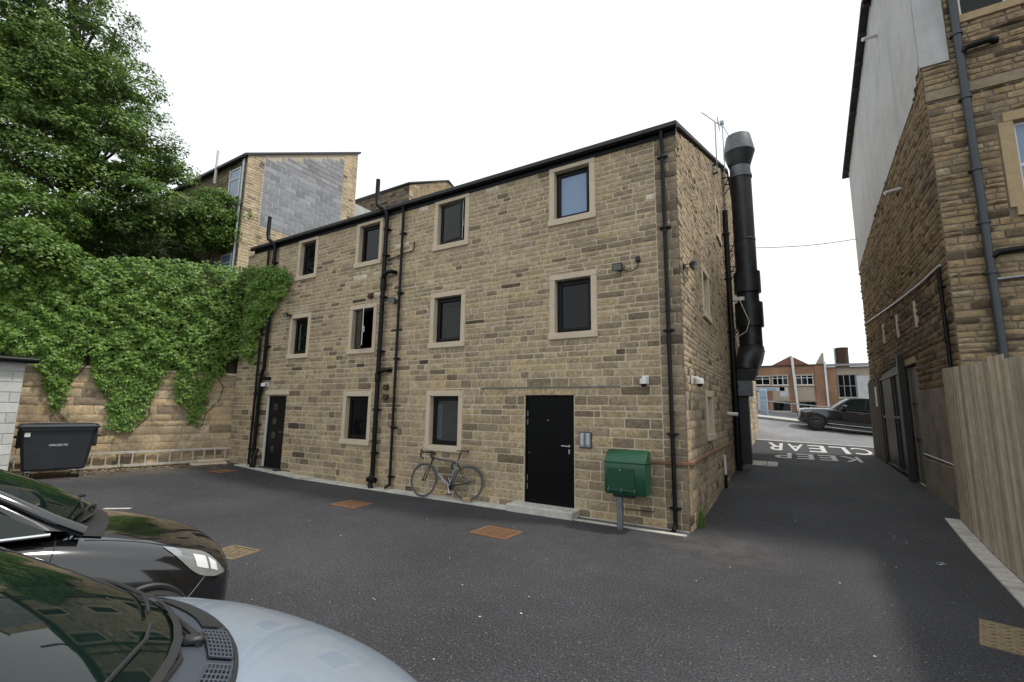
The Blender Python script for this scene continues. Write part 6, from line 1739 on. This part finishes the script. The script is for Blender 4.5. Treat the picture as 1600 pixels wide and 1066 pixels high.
S = [(.0, sec(.28, .3, .40, .42, .50, .42, .53, .3, .55), .0),
     (-.05, sec(.21, .52, .42, .64, .58, .62, .63, .46, .665), .08),
     (-.17, sec(.18, .68, .44, .79, .66, .76, .735, .62, .785), .14),
     (-.38, sec(.17, .74, .46, .85, .75, .82, .83, .68, .885), .14),
     (-.62, sec(.17, .76, .50, .875, .84, .845, .915, .71, .975), .12),
     (-.86, sec(.17, .76, .52, .88, .91, .85, .985, .72, 1.045), .12),
     (-1.10, sec(.17, .76, .54, .88, .965, .85, 1.03, .72, 1.09), .10),
     (-1.6, sec(.17, .76, .54, .88, 1.0, .85, 1.05, .74, 1.08), .02),
     (-2.6, sec(.17, .76, .54, .88, 1.03, .85, 1.06, .74, 1.07), 0),
     (-3.6, sec(.18, .76, .55, .875, 1.05, .84, 1.08, .74, 1.09), 0),
     (-4.1, sec(.22, .7, .56, .82, 1.05, .79, 1.08, .7, 1.09), -.05),
     (-4.25, sec(.32, .5, .58, .66, 1.0, .64, 1.02, .5, 1.03), -.06)]
bm_ = loft(S); sbd = Body(bm_)
bm_.build('body', M['paint_silver'], scar, world=False, smooth=True, angle=70)
cabin(scar, lower(dict(ws_low=[(-.99, 0, 1.10), (-1.05, .3, 1.095), (-1.18, .55, 1.08), (-1.31, .72, 1.06)], ws_top=[(-1.92, 0, 1.55), (-1.94, .25, 1.545), (-1.98, .42, 1.535), (-2.04, .56, 1.515)],
    roof_rail=[(-2.04, .58, 1.515), (-2.7, .62, 1.55), (-3.4, .6, 1.52), (-3.85, .57, 1.46)], roof_mid=[(-1.91, 0, 1.555), (-2.7, 0, 1.61), (-3.4, 0, 1.59), (-3.85, 0, 1.53)],
    belt=[(-1.55, .79, 1.045), (-2.1, .81, 1.06), (-2.9, .81, 1.08), (-3.6, .79, 1.1), (-3.9, .75, 1.13)], glass_top=[(-1.6, .775, 1.09), (-2.15, .63, 1.49), (-2.8, .64, 1.53), (-3.4, .63, 1.5), (-3.9, .63, 1.4)],
    pillar=[(-1.29, .745, 1.035), (-1.52, .72, 1.13), (-1.78, .655, 1.32), (-2.04, .58, 1.515)], posts=[[(-2.6, .82, 1.06), (-2.7, .64, 1.54)], [(-3.85, .79, 1.1), (-3.8, .62, 1.5)]],
    rs_low=[(-4.2, 0, 1.1), (-4.18, .35, 1.1), (-4.1, .66, 1.09)], rs_top=[(-3.88, 0, 1.54), (-3.87, .3, 1.53), (-3.83, .54, 1.48)], pr=.04), 1.07, .8), 'paint_silver', False)
# bonnet rear edge bows forward in the middle; the cowl fills the gap to the screen
def bon(y_): return -.86-.37*(y_/.72)**2          # rear edge of bonnet
def scr(y_): return interp(abs(y_), [0, .3, .55, .72], [-.99, -1.05, -1.18, -1.31])
ysr = [-.72+1.44*k/28 for k in range(29)]
rows = []
for t in (0, .2, .4, .6, .8, 1.02):
    rows.append([sbd.hit((lerp(bon(y_), scr(y_), t), y_, 2), (0, 0, -1), .006+.006*t) for y_ in ysr])
put(scar, 'cowl_panel', rows, 'plastic_grey')
mb = MB(); mb.tube([sbd.hit((bon(y_), y_, 2), (0, 0, -1), .004) for y_ in ysr], .007, 6); mb.build('bonnet_gap', M['rubber'], scar, world=False)
mb = MB(); mb.tube([sbd.hit((scr(y_)+.01, y_, 2), (0, 0, -1), .016) for y_ in ysr], .007, 8); mb.build('screen_seal', M['rubber'], scar, world=False, smooth=True)
# grille fields of the cowl: a ribbed one and a meshed one, both sides
def cowlp(y_, t, off): return sbd.hit((lerp(bon(y_), scr(y_), t), y_, 2), (0, 0, -1), off)
for s_ in (1, -1):
    mb = MB()
    for k in range(11):
        t = .10+.30*k/10; mb.tube([cowlp(s_*(.22+.28*j/8), t, .010+.006*t) for j in range(9)], .003, 5)
    mb.build('cowl_ribs', M['rubber'], scar, world=False)
    mb = MB(); mb.grid([[cowlp(s_*(.02+.16*j/8), t, .009+.006*t) for j in range(9)] for t in (.08, .2, .3, .4, .46)]); mb.build('cowl_recess', M['rubber'], scar, world=False, recalc=False)
    mb = MB()
    for k in range(7): mb.tube([cowlp(s_*(.02+.16*j/8), .08+.38*k/6, .013+.006*(.08+.38*k/6)) for j in range(9)], .0028, 5)
    for k in range(8): mb.tube([cowlp(s_*(.02+.16*k/7), .08+.38*j/6, .013+.006*(.08+.38*j/6)) for j in range(7)], .0028, 5)
    mb.build('cowl_mesh', M['plastic_grey'], scar, world=False)
    mb = MB(); c = cowlp(s_*.20, .12, .008); mb.lathe([(.014, 0), (.012, .006), (.004, .009)], c, 10); mb.build('washer_jet', M['plastic'], scar, world=False, smooth=True)
    lo = [(-.52, s_*.95, .72), (-.3, s_*.95, .60), (-.12, s_*.95, .58)]; up = [(-.52, s_*.95, .74), (-.34, s_*.95, .755), (-.14, s_*.95, .70)]
    D = Vector((-.5, -s_*.85, -.1)).normalized()
    q = sbd.patch(lo, up, -D*.4, D, .006, 16, 8); q.build('headlamp', M['lens'], scar, world=False, smooth=True, recalc=False)
    hg = smooth_curve([(-.14, s_*.60, 2), (-.35, s_*.69, 2), (-.75, s_*.745, 2), (-1.14, s_*.735, 2)], 24)
    mb = MB(); mb.tube([sbd.hit(p, (0, 0, -1), .0) for p in hg], .0035, 6); mb.build('bonnet_gap', M['plastic_grey'], scar, world=False)
    mb = sbd.line([(-1.40, s_*1.2, .98), (-1.42, s_*1.2, .7), (-1.40, s_*1.2, .3)], (0, 0, 0), (0, -s_, 0), .004); mb.build('panel_gap', M['rubber'], scar, world=False)
    mb = sbd.line([(-2.65, s_*1.2, 1.0), (-2.65, s_*1.2, .6), (-2.6, s_*1.2, .3)], (0, 0, 0), (0, -s_, 0), .004); mb.build('panel_gap', M['rubber'], scar, world=False)
    arch(scar, sbd, -.82, .27, .30, s_); arch(scar, sbd, -3.5, .27, .30, s_)
    road_wheel(scar, -.82*1.03, s_*.8, .31, .2, 7); road_wheel(scar, -3.5*1.03, s_*.8, .31, .2, 7)
    mb = MB(); mb.lathe([(.0, -.1), (.075, -.08), (.09, 0), (.08, .06), (.0, .07)], (-1.9, s_*1.02, 1.14), 14, Matrix.Rotation(math.pi/2, 3, 'Y'), caps=False); mb.tube([(-1.9, s_*.85, 1.06), (-1.9, s_*.97, 1.1)], .025, 8); mb.build('door_mirror', M['paint_silver'], scar, world=False, smooth=True)
# wipers: spindles, arms, blades
for yp, ye in ((.10, .66), (-.50, .06)):
    c = cowlp(yp, .6, .010)
    mb = MB(); mb.lathe([(.014, 0), (.015, .012), (.010, .020), (.0, .022)], c, 12); mb.box(c.x-.035, c.x+.015, c.y-.015, c.y+.02, c.z+.004, c.z+.022, .006)
    e = cowlp(ye, 1.0, .022); md_ = cowlp((yp+ye)/2, .9, .026)
    gl = lambda y_: Vector((scr(y_)-.05, y_, 1.10-.04*(y_/.72)**2+.036))
    mb.tube([c+Vector((0, 0, .016)), md_, e], [.008, .006, .005], 7)
    mb.tube([gl(yp+.05+(ye-yp-.05)*j_/6) for j_ in range(7)], .005, 6)
    mb.build('wiper', M['plastic'], scar, world=False, smooth=True)
mb = MB(); mb.box(-.07, -.01, -.3, .3, .32, .42, .02); mb.build('grille', M['plastic'], scar, world=False)
mb = MB(); mb.box(-4.24, -4.27, -.26, .26, .5, .61, .004); mb.build('number_plate', M['white_plastic'], scar, world=False)
def warp(root, sx, sy, sz, nose=1.0):
    for ch in root.children:
        if ch.name.split('.')[0] == 'wheel': continue
        for o_ in [ch]+list(ch.children):
            for v in o_.data.vertices: v.co = ((v.co.x if v.co.x < -.86 else -.86+(v.co.x+.86)*nose)*sx, v.co.y*sy, v.co.z*sz)
warp(scar, 1.03, 1.03, 1.16, .86)
warp(bc, .92, 1, 1.12)

# ---- dark SUV on the road, nose to the left
sv = thing('dark_suv', (.27, 29.3, zg(.9, 29.3)), 'dark grey luxury suv passing on the road beyond the lane', 'car', None, math.pi)
sv.rotation_euler = (0, R(-6.1), math.pi)
# heading -X: local x forward maps to world -X; the road falls towards +X, so the nose is up
S = [(.0, sec(.42, .5, .6, .72, .86, .70, .93, .5, .95), .0),
     (-.06, sec(.33, .66, .62, .86, .92, .84, 1.0, .66, 1.03), .12),
     (-.3, sec(.30, .78, .64, .97, .98, .93, 1.06, .78, 1.10), .12),
     (-.9, sec(.30, .8, .66, .995, 1.04, .96, 1.12, .84, 1.16), .06),
     (-1.5, sec(.30, .8, .68, .995, 1.10, .97, 1.16, .86, 1.19), .02),
     (-2.4, sec(.30, .8, .70, .995, 1.12, .97, 1.17, .86, 1.19), 0),
     (-3.6, sec(.30, .8, .70, .995, 1.13, .97, 1.18, .86, 1.2), 0),
     (-4.6, sec(.32, .8, .72, .98, 1.14, .95, 1.19, .84, 1.2), 0),
     (-4.95, sec(.36, .7, .74, .92, 1.12, .88, 1.17, .78, 1.18), -.06),
     (-5.02, sec(.45, .5, .76, .74, 1.05, .72, 1.08, .6, 1.09), -.08)]
bm_ = loft(S); vb = Body(bm_)
bm_.build('body', M['paint_suv'], sv, world=False, smooth=True, angle=70)
cabin(sv, dict(ws_low=[(-1.42, 0, 1.2), (-1.47, .4, 1.2), (-1.6, .8, 1.17)], ws_top=[(-2.12, 0, 1.78), (-2.15, .35, 1.775), (-2.22, .66, 1.75)],
    roof_rail=[(-2.2, .68, 1.755), (-3.0, .72, 1.80), (-4.0, .71, 1.785), (-4.75, .67, 1.74)], roof_mid=[(-2.1, 0, 1.79), (-3.0, 0, 1.845), (-4.0, 0, 1.835), (-4.75, 0, 1.78)],
    belt=[(-1.68, .93, 1.17), (-2.4, .95, 1.19), (-3.6, .95, 1.20), (-4.5, .93, 1.22), (-4.7, .9, 1.25)], glass_top=[(-1.74, .91, 1.2), (-2.3, .735, 1.69), (-3.2, .745, 1.74), (-4.2, .74, 1.725), (-4.6, .74, 1.69)],
    pillar=[(-1.52, .9, 1.16), (-1.75, .83, 1.37), (-2.0, .75, 1.58), (-2.24, .69, 1.755)], posts=[[(-2.78, .96, 1.19), (-2.85, .73, 1.76)], [(-3.75, .96, 1.2), (-3.75, .73, 1.76)], [(-4.65, .92, 1.22), (-4.6, .7, 1.74)]],
    rs_low=[(-4.98, 0, 1.2), (-4.97, .4, 1.2), (-4.9, .8, 1.19)], rs_top=[(-4.78, 0, 1.77), (-4.77, .35, 1.765), (-4.74, .64, 1.73)], pr=.05), 'paint_suv', False)
for s_ in (1, -1):
    arch(sv, vb, -.85, .39, .47, s_); arch(sv, vb, -3.77, .39, .47, s_)
    road_wheel(sv, -.85, s_*.88, .39, .28, 10); road_wheel(sv, -3.77, s_*.88, .39, .28, 10)
    D = Vector((-.5, -s_*.85, -.05)).normalized()
    q = vb.patch([(-.62, s_*1.0, .93), (-.35, s_*1.0, .84), (-.10, s_*1.0, .84)], [(-.62, s_*1.0, .96), (-.35, s_*1.0, .965), (-.12, s_*1.0, .955)], -D*.4, D, .006, 14, 6); q.build('headlamp', M['lens'], sv, world=False, smooth=True, recalc=False)
    mb = vb.line([(-1.3, s_*1.4, .40), (-2.2, s_*1.4, .40), (-3.3, s_*1.4, .41)], (0, 0, 0), (0, -s_, 0), .022); mb.build('sill_trim', M['steel'], sv, world=False, smooth=True)
    for x0 in (-1.66, -2.8, -3.9):
        mb = vb.line([(x0, s_*1.4, 1.12), (x0-.02, s_*1.4, .8), (x0, s_*1.4, .42)], (0, 0, 0), (0, -s_, 0), .006); mb.build('panel_gap', M['rubber'], sv, world=False)
    for x0 in (-2.55, -3.6):
        mb = vb.line([(x0, s_*1.4, 1.02), (x0-.2, s_*1.4, 1.02)], (0, 0, 0), (0, -s_, 0), .018, .012, 6); mb.build('handle', M['paint_suv'], sv, world=False, smooth=True)
    mb = MB(); mb.lathe([(.0, -.12), (.09, -.1), (.11, 0), (.1, .07), (.0, .08)], (-1.95, s_*1.12, 1.3), 14, Matrix.Rotation(math.pi/2, 3, 'Y'), caps=False); mb.tube([(-1.95, s_*.95, 1.2), (-1.95, s_*1.06, 1.26)], .03, 8); mb.build('door_mirror', M['plastic'], sv, world=False, smooth=True)
mb = MB(); mb.box(-.08, -.0, -.55, .55, .62, .88, .03); mb.build('grille', M['plastic'], sv, world=False)
mb = MB(); mb.box(-.03, .03, -.6, .6, .42, .5, .02); mb.build('bumper_blade', M['steel'], sv, world=False)
